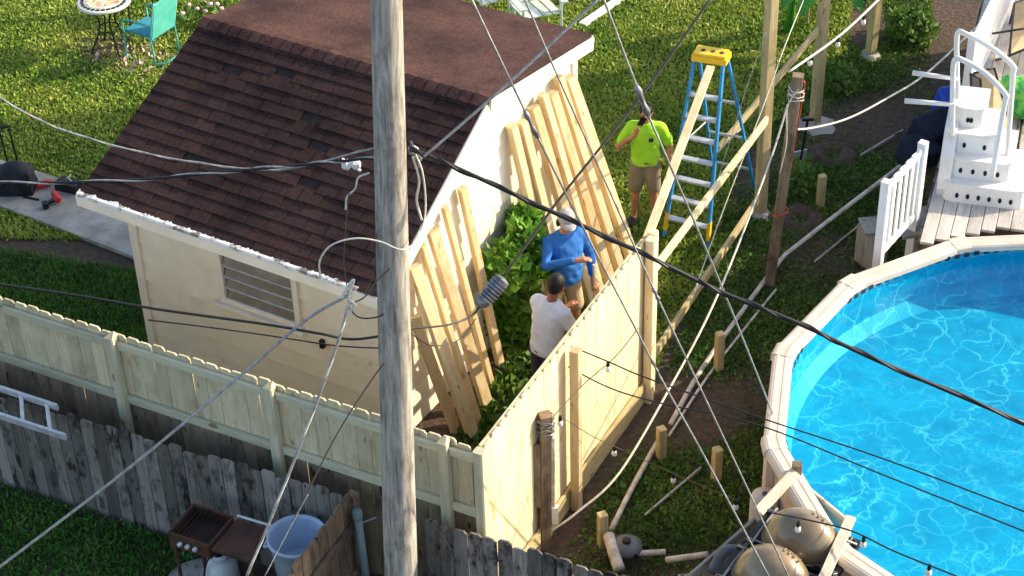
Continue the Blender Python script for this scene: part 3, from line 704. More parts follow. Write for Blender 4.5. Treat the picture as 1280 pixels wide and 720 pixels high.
b = MB(); c = bP+V((.066, .02, .95)); b.tube([c+V((.085*math.cos(a*.7), .085*math.sin(a*.7), .03*math.sin(a))) for a in range(9)], .012, 6, True); b.build('orange_tie', 'rust', pd)
b = MB()
for k in range(4):
    a0 = random.uniform(0, 6.28); c = bP+V((.15, .05, 2.35+.04*k)); b.tube([c+V((.085*math.cos(a0+i*.8), .085*math.sin(a0+i*.8), random.uniform(-.03, .03))) for i in range(8)], .006, 5, True)
b.tube(spline([bP+V((.16, -.02, 2.5)), bP+V((.05, -.06, 2.3)), bP+V((.06, -.1, 1.9)), bP+V((.02, -.06, 1.5))]), .006, 5); b.build('wire_wrap', 'wire_white', pd)
rs = V((3.830, 3.370, 0.000)); tag(plank('stake', rs, rs+V((.05, .02, 1.05)), .05, .04, (1, 0, 0), 'rust'), 'rust-red wooden stake standing beside the collared post', 'stake')
pk = post('split dark post with a peeling top standing outside the sunlit fence', (0.232, -4.131, 0.000), 1.6, .11, 'dark_post', (.03, 0), None, rz=.3)
kP = V((0.232, -4.131, 0.000)); MB().beam(kP+V((.085, -.03, .5)), kP+V((.095, -.03, 1.35)), .035, .03, (1, 0, 0)).build('pale_batten', 'pvc', pk)
MB().beam(kP+V((-.06, -.055, .55)), kP+V((-.05, -.055, 1.3)), .06, .025, (1, 0, 0)).build('split_face', 'brown_old', pk)
b = MB()
for k in range(5):
    c = kP+V((.03, 0, 1.42+.035*k)); a0 = random.uniform(0, 6); b.tube([c+V((.08*math.cos(a0+i*.8), .08*math.sin(a0+i*.8), random.uniform(-.03, .03))) for i in range(8)], .007, 5, True)
b.build('wire_wrap', 'steel', pk); MB().box(kP+V((.1, -.03, .42)), (.06, .05, .2)).build('outlet_box', 'vinyl', pk)
for lb, p, h in (('short cut-off stump post beside the white pipe, nearest the fence end', (2.138, -1.572, 0.000), .48), ('short stump post where the white pipe bends', (1.421, -2.936, 0.000), .38),
                 ('short stump post on the mossy ground close to the pool', (1.930, -3.291, -0.000), .40), ('short stump post nearest the grey fence and pump', (0.772, -4.155, -0.000), .40),
                 ('short stump post in the shade beyond the leaning post', (3.663, 1.459, 0.000), .42)):
    post(lb, p, h, .085, 'post_wood', (0, 0), 'cut-off stump posts', rz=.4)
# --- rails and braces at the open end of the new fence
EP = V((1.309, -1.994, 0.000))
def brace(lb, p0, p1, w_=.088, t_=.04, side=(0, 0, 1), mat='new_wood'):
    tag(plank('brace_board', p0, p1, w_, t_, side, mat), lb, 'board', 'loose boards bracing the fence line')
brace('long pale board leaning from the fence end against the stepladder top', V((1.306, -1.950, 1.886)), V((2.227, 0.880, 2.237)), .088, .045, (1, 0, 0))
PA = V((2.936, 1.313, 0.000))
brace('bright sunlit board sloping from the fence end to the tall post', V((1.315, -1.930, 1.429)), V((2.927, 1.220, 1.343)), .095, .045)
brace('grey low board from the fence foot to the base of the tall post', V((1.331, -1.950, 0.354)), V((2.891, 1.220, 0.287)), .095, .045, mat='post_wood')
brace('pale rail board crossing behind the tall post towards the banana plant', V((2.408, 1.420, 0.835)), V((3.798, 3.200, 1.387)), .09, .04, mat='post_wood')

# --- stepladder
lad = thing('stepladder', 'blue fibreglass stepladder with yellow top cap standing on the dark grass', 'ladder', (2.35, 1.3, 0))
fL, fR, rL, rR = V((1.77, .90, 0)), V((2.25, .64, 0)), V((2.47, 2.02, 0)), V((2.94, 1.80, 0))
tL, tR = V((2.075, 1.09, 2.24)), V((2.375, .97, 2.24)); bL, bR = tL+V((.06, .1, 0)), tR+V((.06, .1, 0))
ax = (tR-tL).normalized()
for a, e in ((fL, tL), (fR, tR)): MB().beam(a, e, .032, .075, ax).build('front_rail', 'ladder_blue', lad)
for a, e in ((rL, bL), (rR, bR)): MB().beam(a, e, .03, .045, ax).build('rear_rail', 'ladder_blue', lad)
for k in range(7):
    f = .12+.115*k+.0; a, e = fL.lerp(tL, f), fR.lerp(tR, f); st = (tL+tR-fL-fR).normalized()
    sd = V((-ax.y, ax.x, 0))
    MB().beam(a+ax*.017, e-ax*.017, .085, .028, sd).build('step', 'alu', lad)
for k in (.18, .42, .68): MB().beam(rL.lerp(bL, k), rR.lerp(bR, k), .03, .02, (0, 0, 1)).build('rear_brace', 'alu', lad)
for a, e in ((fL.lerp(tL, .52), rL.lerp(bL, .5)), (fR.lerp(tR, .52), rR.lerp(bR, .5))): MB().beam(a, e, .025, .008, (0, 0, 1)).build('spreader', 'alu', lad)
cap = MB(); c = (tL+tR+bL+bR)/4; sd = V((-ax.y, ax.x, 0)); L_ = (tR-tL).length/2+.035
cap.prism([c-ax*L_-sd*.1-Z(.02), c+ax*L_-sd*.1-Z(.02), c+ax*L_+sd*.12-Z(.02), c-ax*L_+sd*.12-Z(.02)], Z(.07))
cap.prism([c-ax*(L_-.02)-sd*.085+Z(.051), c+ax*(L_-.02)-sd*.085+Z(.051), c+ax*(L_-.02)+sd*.1+Z(.051), c-ax*(L_-.02)+sd*.1+Z(.051)], Z(.03))
cap = cap.build('top_cap', 'ladder_yellow', lad)
for k in (-.09, .02, .12): MB().lathe([(.025, .0), (.025, .004)], c+ax*k+Z(.083), 12).build('tool_hole', 'rusty', cap)
for a, e in ((fL, tL), (fR, tR)):
    MB().beam(a+(e-a).normalized()*.12+ax*.0, a+(e-a).normalized()*.34, .04, .085, ax).build('foot_guard', 'ladder_yellow', lad); MB().box(a+Z(.015), (.06, .09, .03)).build('foot', 'black', lad)

# --- people
def person(label, loc, rz, H, arms, shirt, trousers, skin, head, longsleeve=False, belly=0, lean=0, shortlen=.5, stance=.11, knee=0, shoe='shoe'):
    k = H/1.75; root = thing('person', label, 'person', loc, None, rz); R0 = mw(root)
    T = lambda p: R0 @ (V(p)*k)
    ly = lambda z: lean*max(0, z-.95)
    J = lambda x, y, z: T((x, y+ly(z), z))
    body = MB()
    hips = [(.095*s, 0, .92) for s in (1, -1)]
    for s in (1, -1):
        body.limb([J(.09*s, 0, .93), J((stance+.0)*s, .02+knee, .50), J((stance+.02)*s, -.02, .10)], [.085*k, .058*k, .042*k])
        body.limb([J((stance+.02)*s, -.03, .07), J((stance+.035)*s, .13, .035)], [.042*k, .03*k])
    body.ell(J(0, 0, .98), (.155*k, .11*k, .13*k), R0.to_3x3()); body.ell(J(0, .01+belly*.3, 1.13), (.15*k, (.105+belly*.5)*k, .16*k), R0.to_3x3())
    body.ell(J(0, .0, 1.32), (.165*k, .11*k, .15*k), R0.to_3x3()); body.limb([J(-.13, 0, 1.41), J(.13, 0, 1.41)], [.062*k, .062*k])
    body.limb([J(0, .0, 1.43), J(0, .02, 1.56)], [.058*k, .052*k])
    hc = J(0, head.get('fwd', .03), 1.635); hx = R0.to_3x3() @ Matrix.Rotation(head.get('turn', 0), 3, 'Z') @ Matrix.Rotation(head.get('nod', 0), 3, 'X')
    hv = lambda p: hc + hx @ (V(p)*k)
    body.ell(hc, (.074*k, .093*k, .113*k), hx); body.ell(hv((0, .035, -.055)), (.055*k, .055*k, .06*k), hx)
    body.ell(hv((0, .098, -.012)), (.012*k, .018*k, .024*k), hx)
    for s in (1, -1): body.ell(hv((.076*s, -.005, -.01)), (.01*k, .02*k, .03*k), hx)
    sleeves = []
    for s, (el, wr, fd_) in zip((1, -1), arms):
        sh = (.185*s, 0, 1.40); pts = [J(*sh), J(*el), J(*wr)]
        body.limb(pts, [.052*k, .042*k, .029*k]); sleeves.append((pts, s))
        wv = J(*wr); d = (R0.to_3x3() @ V(fd_)).normalized(); pc = wv+d*.05*k; side = d.cross(V((0, 0, 1))); side = side.normalized() if side.length > .1 else R0.to_3x3() @ V((1, 0, 0)); nrm = side.cross(d)
        body.limb([wv, pc+d*.02*k], [.027*k, .036*k])
        for i, (o_, l_) in enumerate(((-.028, .066), (-.01, .078), (.01, .074), (.027, .058))):
            a = pc+d*.04*k+side*o_*k; body.limb([a, a+d*l_*.5*k, a+(d*l_*.85-nrm*.025)*k], [.0105*k, .0098*k, .0085*k], 8)
        body.limb([pc-d*.01*k-side*.03*k, pc+d*.025*k-side*.055*k-nrm*.012*k], [.012*k, .01*k], 8)
    bo = body.build('body', skin, root, True); remesh(bo, .0085, 3)
    # shirt
    st = MB(); m = 18; rings = [(.90, .172, .125+belly*.55, belly*.35), (.98, .178, .128+belly*.6, belly*.4), (1.12, .178, .125+belly*.6, belly*.4), (1.27, .19, .14+belly*.25, belly*.15), (1.38, .197, .13, 0), (1.455, .13, .09, 0), (1.49, .075, .072, 0)]
    P = []
    for z, rx, ry, oy in rings:
        for i in range(m):
            a = 6.2832*i/m; cx, cy = math.cos(a), math.sin(a); cx = math.copysign(abs(cx)**.8, cx); cy = math.copysign(abs(cy)**.8, cy); P.append(J(cx*rx, cy*ry+oy, z))
    F = [(i*m+j, i*m+(j+1) % m, (i+1)*m+(j+1) % m, (i+1)*m+j) for i in range(len(rings)-1) for j in range(m)]+[tuple(range(m))[::-1], tuple(range((len(rings)-1)*m, len(rings)*m))]
    st.add(P, F)
    st.limb([J(-.15, 0, 1.405), J(.15, 0, 1.405)], [.082*k, .082*k])
    for pts, s in sleeves:
        inner = J(.12*s, 0, 1.38)
        if longsleeve: st.limb([inner, pts[0], pts[1], pts[1].lerp(pts[2], .85)], [.075*k, .073*k, .06*k, .046*k])
        else: st.limb([inner, pts[0], pts[0].lerp(pts[1], .72)], [.075*k, .074*k, .07*k])
    so_ = st.build('shirt', shirt, root, True); remesh(so_, .012, 3)
    for v_ in so_.data.vertices:                        # cloth folds
        c = v_.co; f_ = math.sin(c.z*34+5*math.sin(c.x*9+c.y*7)+rz)*.5+math.sin((c.x-c.y)*38+c.z*21)*.35+math.sin(c.z*70+c.x*25)*.25
        v_.co = c + v_.normal*.007*f_*(1 if c.z < 1.3*k else .5)
    # trousers or shorts
    tr_ = MB()
    for s in (1, -1):
        h, kn, an = J(.088*s, 0, .92), J(stance*s, .02+knee, .50), J((stance+.02)*s, -.02, .10)
        if shortlen > .2: tr_.limb([h, h.lerp(kn, .5), J(stance*s*1.02, .02+knee, shortlen)], [.108*k, .1*k, .092*k])
        else: tr_.limb([h, kn, an.lerp(kn, .1)], [.108*k, .082*k, .066*k])
    tr_.ell(J(0, 0, .95), (.172*k, .128*k, .1*k), R0.to_3x3()); to = tr_.build('shorts' if shortlen > .2 else 'trousers', trousers, root, True); remesh(to, .014, 3)
    for s in (1, -1):
        q = MB().ell(J((stance+.035)*s, .05, .05), (.052*k, .14*k, .05*k), R0.to_3x3()); q.build('shoe', shoe, root, True)
    # face and hair
    for s in (1, -1): MB().ell(hv((.03*s, .083, .012)), (.012*k, .008*k, .008*k), hx, 10).build('eye', 'hair', root, True)
    MB().ell(hv((0, .087, -.055)), (.024*k, .008*k, .006*k), hx, 10).build('mouth', 'skin_dark', root, True)
    if head['top'] == 'hair':
        hb = MB().ell(hv((0, -.018, .026)), (.088*k, .1*k, .105*k), hx).ell(hv((0, -.045, -.03)), (.072*k, .06*k, .075*k), hx); remesh(hb.build('hair', 'hair', root, True), .012, 2)
    else:
        pr = [(.086, -.01), (.09, .01), (.088, .045), (.07, .085), (.035, .105), (.0001, .11)]
        cp = MB().lathe([(r*k, z*k) for r, z in pr], hv((0, -.005, .03)), 20, hx, 1, 1.15)
        n_ = 12; P = []
        for r in (.07, .165):
            for i in range(n_+1):
                a = math.radians(25+130*i/n_); P.append(hv((math.cos(a)*(.085 if r > .1 else .084), .02+math.sin(a)*r*(1 if r > .1 else 1.2), .035-.02*(r > .1))))
        e_ = n_+1; cp.add(P+[p+hx @ V((0, 0, .006)) for p in P], [(i, i+1, e_+i+1, e_+i)[::-1] for i in range(n_)]+[(2*e_+i, 2*e_+i+1, 3*e_+i+1, 3*e_+i) for i in range(n_)]+[(e_+i, e_+i+1, 3*e_+i+1, 3*e_+i)[::-1] for i in range(n_)])
        cp.build('cap', head.get('cap', 'cap_grey'), root, True)
        hb = MB().ell(hv((0, -.025, -.005)), (.079*k, .085*k, .085*k), hx); hb.build('hair', 'hair', root, True)
    return root, J, hv
g_loc = V((1.568, 1.221, 1.620)); g_loc.z = 0
r_, J_, hv_ = person('man in lime green shirt and khaki shorts holding a phone to his mouth', g_loc, math.pi-.12, 1.62,
    [((.33, .06, 1.16), (.12, .22, 1.42), (-.25, .1, .9)), ((-.30, -.03, 1.13), (-.31, .06, .9), (0, .15, -1))],
    'shirt_lime', 'short_khaki', 'skin', {'top': 'hair', 'nod': -.15}, shortlen=.56)
MB().box(hv_((.045, .125, -.05)), (.06, .018, .12), Matrix.Rotation(.5, 3, 'Y')).build('phone', 'black'); tag(bpy.data.objects['phone'], 'dark phone held to the mouth of the lime-shirted man', 'phone')
MB().box(J_(-.07, .137, 1.30), (.05, .006, .05), Matrix.Rotation(.1, 3, 'Z')).build('chest_print', 'jeans', r_)
b_loc = V((0.530, -1.053, 1.780)); b_loc.z = 0
r_, J_, hv_ = person('stout man in blue long-sleeved shirt, grey cap and tan shorts pointing across himself', b_loc, math.pi+.45, 1.76,
    [((.29, .16, 1.24), (.03, .33, 1.33), (-.9, .35, .05)), ((-.30, .02, 1.12), (-.27, .16, .90), (.1, .5, -.7))],
    'shirt_blue', 'short_tan', 'skin', {'top': 'cap', 'turn': -.2, 'nod': -.1}, True, .10, lean=.1, shortlen=.52, stance=.14)
for s in (1, -1): MB().ell(hv_((.085*s, -.01, -.005)), (.022, .035, .045), n=10).build('ear_muff', 'black', r_, True)
hn = J_(-.26, .2, .84); hb = MB().tube([hn+V((.0, -.02, .25)), hn+V((.01, -.02, -.35))], .014, 8); tag(hb.build('wooden_stick', 'lumber'), 'thin wooden stick held by the man in the blue shirt', 'tool')
w_loc = V((0.318, -2.279, 1.720)); w_loc.z = 0
person('man in white T-shirt with black hair seen from behind, working at the fence', w_loc, -.75, 1.70,
    [((.27, .12, 1.15), (.24, .38, 1.10), (.1, 1, .1)), ((-.25, .14, 1.16), (-.12, .42, 1.14), (.2, 1, .1))],
    'shirt_white', 'jeans', 'skin_dark', {'top': 'hair', 'nod': -.25, 'fwd': .06}, lean=.18, shortlen=.1)

# --- bush in front of the gable, weeds between lumber and fence
def blob_points(cs, n):
    out = []
    for (c, r, w_) in cs:
        q = RNG.normal(size=(int(n*w_), 3)); q /= np.linalg.norm(q, axis=1)[:, None]; q *= (RNG.uniform(.35, 1, len(q))**.5)[:, None]
        out.append(np.array(c)+q*np.array(r))
    return np.concatenate(out)
def bush(label, base, cs, n, size, mat='bush', name='bush', cat='bush', asp=.75):
    t = thing(name, label, cat, base); st = MB(); base = V(base)
    for (c, r, w_) in cs:
        e = V(c); st.tube(spline([base+V((random.uniform(-.05, .05), random.uniform(-.05, .05), 0)), base.lerp(e, .5)+V((random.uniform(-.1, .1), random.uniform(-.1, .1), 0)), e]), .012, 6)
    st.build('stem', 'bark', t); P = blob_points(cs, n); P = P[P[:, 2] > .03]; leaves(P, size, mat, 'foliage', t, updir=.25, asp=asp, kind='stuff'); return t
B0 = V((-0.019, -1.022, 0.000)); 
bush('bright green broad-leaved bush growing against the sunny shed gable', B0, [
    ((0.145, -0.803, 1.400), (.17, .18, .2), .7), ((0.154, -1.068, 1.300), (.2, .2, .26), .9), ((-0.043, -1.301, 1.200), (.22, .22, .26), 1), ((0.238, -1.175, 1.150), (.15, .18, .25), .6), ((-0.007, -0.980, 0.450), (.3, .25, .3), 1.3), ((-0.243, -1.035, 0.500), (.16, .2, .35), .8), ((-0.014, -0.964, 0.150), (.25, .2, .14), .5)], 620, .095)
GP_ = [(-.6, -2.6), (-.35, -4.6), (1.1, -2.0), (1.2, -.3), (.2, -.7)]
grass('ground_weeds', 'dark weeds on the ground between the planks and the sunlit fence', 'moss', [GP_], 1700, .07, upd=.5, asp=.7)
# --- banana plants and weeds at the back
def banana(label, base, n, L):
    t = thing('banana_plant', label, 'plant', base, 'banana plants at the back'); base = V(base)
    MB().tube([base, base+V((.03, 0, .45)), base+V((.02, .02, .9))], [.07, .055, .03], 10).build('stem', 'banana', t, True)
    for k in range(n):
        a = 6.283*k/n+random.uniform(-.3, .3); d = V((math.cos(a), math.sin(a), 0)); s = V((-d.y, d.x, 0)); P = []; m = 9
        for i in range(m):
            f = i/(m-1); c = base+Z(.8)+d*L*f+Z(L*(.75*f-.95*f*f)+.1); w_ = .17*math.sin(math.pi*min(1, f*.93+.06))**.6
            P += [c-s*w_+Z(.05*w_/.17), c-Z(.02), c+s*w_+Z(.05*w_/.17)]
        MB().add(P, [q for i in range(m-1) for q in ((3*i, 3*i+1, 3*i+4, 3*i+3), (3*i+1, 3*i+2, 3*i+5, 3*i+4))]).build('leaf', 'banana', t, True)
banana('broad-leaved banana plant behind the collared post at the top edge', (4.232, 5.441, 0.000), 7, .75)
banana('small banana plant between the tall posts at the top edge', (3.866, 5.691, 0.000), 5, .5)
for lb, p, r, n, sz in (('dark leafy shrub beside the farthest post', (5.447, 5.406, 0.000), .35, 260, .09), ('low leafy weed clump under the string light', (4.334, 4.184, 0.000), .3, 170, .07), ('low weed clump at the foot of the leaning post', (3.482, 1.851, 0.000), .3, 200, .06)):
    bush(lb, p, [((p[0]+random.uniform(-.3, .3)*r, p[1]+random.uniform(-.3, .3)*r, r*.5), (r, r, r*.6), 1) for _ in range(4)], n//2, sz, 'moss', 'weed_clump', 'shrub')
for i, (lb, p, h) in enumerate((('thin bare stake left of the banana plant', (3.888, 5.850, 0.000), .55), ('thin bare stake right of the small banana plant', (4.154, 5.948, 0.000), .5))):
    p = V(p); tag(plank('stake', p, p+Z(h), .05, .04, (1, 0, 0), 'post_wood'), lb, 'stake', 'thin stakes at the back')

# --- white slatted chairs and a plank at the top edge
def slat_seat(label, c, rz, w_=.5, n=4):
    t = thing('garden_chair', label, 'chair', c, 'white slatted garden chairs', rz); R0 = mw(t)
    for k in range(n):
        x = -w_/2+w_*(k+.5)/n
        plank('seat_slat', R0 @ V((x, -.28, .36)), R0 @ V((x, .25, .32)), w_/n-.02, .02, R0.to_3x3() @ V((1, 0, 0)), 'white_slat', t)
        plank('back_slat', R0 @ V((x, .27, .33)), R0 @ V((x*1.1, .5, .95)), w_/n-.015, .02, R0.to_3x3() @ V((1, 0, 0)), 'white_slat', t)
    for sx in (-1, 1):
        plank('leg', R0 @ V((sx*w_/2, -.25, 0)), R0 @ V((sx*w_/2, -.25, .5)), .07, .02, R0.to_3x3() @ V((0, 1, 0)), 'white_slat', t); plank('leg', R0 @ V((sx*w_/2, .3, 0)), R0 @ V((sx*w_/2, .3, .5)), .07, .02, R0.to_3x3() @ V((0, 1, 0)), 'white_slat', t)
        plank('arm', R0 @ V((sx*(w_/2+.03), -.33, .52)), R0 @ V((sx*(w_/2+.03), .4, .52)), .1, .02, R0.to_3x3() @ V((1, 0, 0)), 'white_slat', t)
slat_seat('white slatted garden chair half hidden behind the roof ridge at the top edge', (0.441, 6.008, 0.000), .35, .55, 4)
slat_seat('white slatted garden chair further left behind the roof at the top edge', (-0.193, 6.471, 0.000), .5, .5, 4)
tag(plank('board', V((1.082, 6.058, 0.000))+Z(.04), V((1.833, 7.011, 0.000))+Z(.05), .13, .04, (1, .3, 0), 'white_slat'), 'white painted board lying on the lawn behind the shed', 'board')

# --- patio table, teal chair, flowers
tb = thing('patio_table', 'round mosaic-topped patio table with black iron legs at the top left', 'table', (-5.390, 5.841, 0.000)); c = V((-5.371, 5.861, 0.720)); 
MB().lathe([(.33, -.02), (.36, -.015), (.36, .012), (.34, .02), (.001, .02)], c, 40).build('table_rim', 'trim', tb, True)
MB().lathe([(.24, .021), (.24, .026), (.001, .026)], c, 32).build('mosaic_inlay', 'mosaic', tb)
for k in range(26):
    a = 6.2832*k/26; MB().box(c+V((.292*math.cos(a), .292*math.sin(a), .024)), (.045, .05, .006), Matrix.Rotation(a, 3, 'Z')).build('border_tile', 'navy', tb)
for k in range(4):
    a = .5+k*1.571; d = V((math.cos(a), math.sin(a), 0)); q = V((c.x, c.y, 0)); MB().tube(spline([q+d*.30+Z(0), q+d*.14+Z(.3), q+d*.12+Z(.5), q+d*.28+Z(.69)]), .014, 8).build('leg', 'iron', tb, True)
MB().tube([V((c.x, c.y, .33))+V((.15*math.cos(i*.52), .15*math.sin(i*.52), 0)) for i in range(12)], .01, 6, True).build('leg_ring', 'iron', tb, True)
ch = thing('garden_chair', 'teal metal rocking chair with blue-green seat beside the mosaic table', 'chair', (-4.775, 5.666, 0.000), None, -.55); R0 = mw(ch); Rp = lambda x, y, z: R0 @ V((x, y, z))
MB().prism([Rp(-.24, -.22, .40), Rp(.24, -.22, .40), Rp(.24, .22, .38), Rp(-.24, .22, .38)], (0, 0, .035)).build('seat', 'teal_seat', ch)
MB().prism([Rp(.22, -.24, .40), Rp(.22, .24, .40), Rp(.36, .24, .95), Rp(.36, -.24, .95)], R0.to_3x3() @ V((.02, 0, -.006))).build('backrest', 'teal', ch)
for s in (-1, 1):
    MB().tube(spline([Rp(-.26, s*.25, 0.02), Rp(-.24, s*.25, .42), Rp(-.22, s*.25, .58), Rp(0, s*.26, .62), Rp(.27, s*.25, .6)]), .013, 8).build('arm', 'teal', ch, True)
    MB().tube(spline([Rp(-.30, s*.25, .05), Rp(-.1, s*.25, .015), Rp(.15, s*.25, .015), Rp(.42, s*.25, .09)]), .014, 8).build('rocker', 'teal', ch, True)
    MB().tube([Rp(.24, s*.25, .02), Rp(.22, s*.25, .4), Rp(.37, s*.25, .97)], .014, 8).build('rear_post', 'teal', ch, True)
MB().tube([Rp(.42, -.25, .09), Rp(.42, .25, .09)], .012, 8).build('stretcher', 'teal', ch, True)
ch2 = thing('garden_chair', 'dark teal chair mostly cut off by the top edge behind the mosaic table', 'chair', (-5.080, 6.750, 0.000), None, .4); R0 = mw(ch2)
MB().prism([Rp(-.22, -.22, .42), Rp(.22, -.22, .42), Rp(.22, .22, .40), Rp(-.22, .22, .40)], (0, 0, .03)).build('seat', 'teal_seat', ch2)
MB().prism([Rp(-.22, .22, .42), Rp(.22, .22, .42), Rp(.22, .34, .9), Rp(-.22, .34, .9)], R0.to_3x3() @ V((0, .02, -.004))).build('backrest', 'teal', ch2)
for sx in (-1, 1):
    for sy in (-1, 1): MB().tube([Rp(sx*.22, sy*.2, 0), Rp(sx*.21, sy*.2, .42)], .013, 8).build('leg', 'iron', ch2)
fl = thing('flower_bed', 'clump of pink and white flowers by the roof corner at the top', 'flowers', (-4.038, 6.490, 0.000)); fp = V((-4.038, 6.490, 0.000))
leaves(np.array(fp)+RNG.normal(size=(160, 3))*[.25, .2, .06]+[0, 0, .16], .09, 'moss', 'foliage', fl, kind='stuff')
for k in range(12): MB().ell(fp+V((random.gauss(0, .22), random.gauss(0, .17), random.uniform(.2, .36))), (.04, .04, .025), n=8).build('blossom', 'petal', fl, True)
b = MB()
tag(leaves(np.c_[RNG.normal(size=(260, 2))*[.4, .22]+np.array((-4.957, 5.412, 0.000))[:2], RNG.uniform(0, .03, 260)], .06, 'petal', 'fallen_petals', kind='stuff', updir=.2), 'scatter of fallen pinkish petals on the lawn under the teal chair', 'petals')

# --- rolling bag and tools on the path
bp = V((-5.944, 2.252, 0.000)); bg_ = thing('rolling_bag', 'black wheeled tool bag with its telescopic handle raised on the path', 'bag', bp)
q = MB().ell(bp+Z(.22), (.25, .19, .25)); q.box(bp+Z(.2), (.42, .28, .34)); remesh(q.build('bag_body', 'bag', bg_, True), .02, 5)
for s in (-.06, .06): MB().tube([bp+V((-.02+s, .1, .25)), bp+V((-.06+s, .14, .86))], .012, 8).build('handle_tube', 'black', bg_)
MB().tube([bp+V((-.13, .14, .87)), bp+V((.01, .14, .87))], .018, 8).build('handle_grip', 'black', bg_)
for s in (-1, 1): MB().lathe([(.05, -.02), (.05, .02)], bp+V((s*.2, .12, .05)), 14, Matrix.Rotation(1.571, 3, 'Y')).build('wheel', 'black', bg_)
MB().tube(spline([bp+V((-.2, -.16, .22)), bp+V((0, -.19, .30)), bp+V((.2, -.16, .22))]), .014, 6).build('strap', 'bag', bg_)
def drill(label, p, rz, mat='red'):
    t = thing('power_tool', label, 'tool', p, 'tools on the path', rz); R0 = mw(t); f = lambda *a: R0 @ V(a)
    MB().lathe([(.035, -.1), (.045, -.08), (.045, .06), (.03, .09), (.012, .1), (.012, .15)], f(0, 0, .06), 12, R0.to_3x3() @ Matrix.Rotation(1.571, 3, 'Y')).build('motor_body', mat, t, True)
    MB().beam(f(-.05, 0, .06), f(-.09, .13, .05), .045, .04, (0, 0, 1)).build('handle', 'black', t); MB().box(f(-.1, .16, .045), (.09, .06, .07), R0.to_3x3()).build('battery', 'black', t)
drill('red cordless drill lying on the path by the shed corner', V((-5.620, 2.287, 0.000))+Z(.06), .4); drill('small red power tool lying on the edge of the path', V((-5.431, 1.994, 0.000))+Z(.06), 2.0)
cp_ = V((-5.319, 2.234, 0.000))+Z(.06); tc_ = thing('tool_case', 'small black tool case on the path against the eave corner', 'case', cp_)
MB().box(cp_+Z(.06), (.3, .16, .11), Matrix.Rotation(-.4, 3, 'Z')).build('case_body', 'black', tc_); MB().tube(spline([cp_+V((-.06, .02, .11)), cp_+V((0, 0, .16)), cp_+V((.06, -.02, .11))]), .01, 6).build('handle', 'steel', tc_)
sq = V((-5.449, 2.312, 0.000))+Z(.06); b = MB().beam(sq, sq+V((.1, .22, .02)), .03, .008, (0, 0, 1)); b.beam(sq+V((.02, 0, 0)), sq+V((.2, -.04, .02)), .03, .008, (0, 0, 1)); tag(b.build('framing_square', 'alu'), 'pale metal framing square between the red tools', 'tool')
tag(plank('pry_bar', V((-5.854, 2.088, 0.000))+Z(.07), V((-5.646, 2.006, 0.000))+Z(.07), .03, .02, (0, 0, 1), 'black'), 'black pry bar lying on the path edge', 'tool')

# --- things by the old grey fence
al = thing('extension_ladder', 'white aluminium ladder lying across the grey fence at the left edge', 'ladder', (-4.636, -3.494, 1.250), None)
a0, a1 = V((-5.357, -2.878, 1.300)), V((-4.250, -3.445, 1.300)); c0, c1 = V((-5.303, -3.191, 1.220)), V((-4.131, -3.779, 1.220))
MB().beam(a0, a1, .075, .03, (0, 0, 1)).build('side_rail', 'alu', al); MB().beam(c0, c1, .075, .03, (0, 0, 1)).build('side_rail', 'alu', al)
for f in (.18, .42, .66, .9): MB().tube([a0.lerp(a1, f), c0.lerp(c1, f-.03)], .02, 10).build('rung', 'alu', al)
gp = V((-2.653, -4.662, 0.000)); gr = thing('grill_cart', 'rusty brown grill cart with an open firebox against the grey fence', 'grill', gp)
zt = .78; T0 = lambda px: V(px)
e1, e2, e3, e4 = V((-3.045, -4.392, 0.750)), V((-2.738, -4.553, 0.750)), V((-2.358, -4.776, 0.750)), V((-2.189, -4.494, 0.750))
gx = (V((-2.354, -4.817, 0.750))-V((-3.019, -4.488, 0.750))).normalized(); gy = V((-gx.y, gx.x, 0)); gc = V((-2.650, -4.671, 0.780))
G_ = lambda x, y, z: gc+gx*x+gy*y+Z(z)
MB().box(G_(.22, 0, 0), (.40, .42, .03), Matrix((gx, gy, V((0, 0, 1)))).transposed()).build('side_shelf', 'rusty', gr)
fbx = MB(); Rg = Matrix((gx, gy, V((0, 0, 1)))).transposed()
for x, y, sx, sy in ((-.22, -.2, .42, .02), (-.22, .2, .42, .02), (-.43, 0, .02, .4), (-.01, 0, .02, .4)): fbx.box(G_(x, y, -.04), (sx, sy, .16), Rg)
fbx.box(G_(-.22, 0, -.12), (.42, .4, .02), Rg); fbx.build('firebox', 'rusty', gr)
for k in range(9): MB().tube([G_(-.40+.045*k, -.19, .02), G_(-.40+.045*k, .19, .02)], .006, 5).build('grate_bar', 'black', gr)
for k in range(3): MB().lathe([(.022, 0), (.022, .03), (.012, .04)], G_(-.3+.08*k, -.222, -.03), 10, Rg @ Matrix.Rotation(1.571, 3, 'X')).build('knob', 'alu', gr)
MB().tube([G_(.02, .23, .04), G_(.46, .24, .04)], .013, 8).build('handle_bar', 'alu', gr)
for x in (-.4, .4):
    for y in (-.18, .18): MB().beam(G_(x, y, -.75), G_(x, y, -.03), .03, .03, gx).build('leg', 'rusty', gr)
tp = V((-2.730, -4.557, -0.000)); pt = thing('propane_tank', 'white propane gas bottle standing under the rusty grill cart', 'gas bottle', tp)
MB().lathe([(.1, .0), (.13, .03), (.148, .08), (.152, .2), (.148, .3), (.12, .37), (.06, .41), (.03, .42)], tp, 24).build('cylinder', 'tank', pt, True)
cl = MB(); cl.lathe([(.085, .39), (.09, .47), (.082, .47), (.078, .39)], tp, 18); cl.build('collar', 'tank', pt, True); MB().lathe([(.025, .41), (.025, .46), (.035, .465), (.035, .485)], tp, 10).build('valve', 'black', pt)
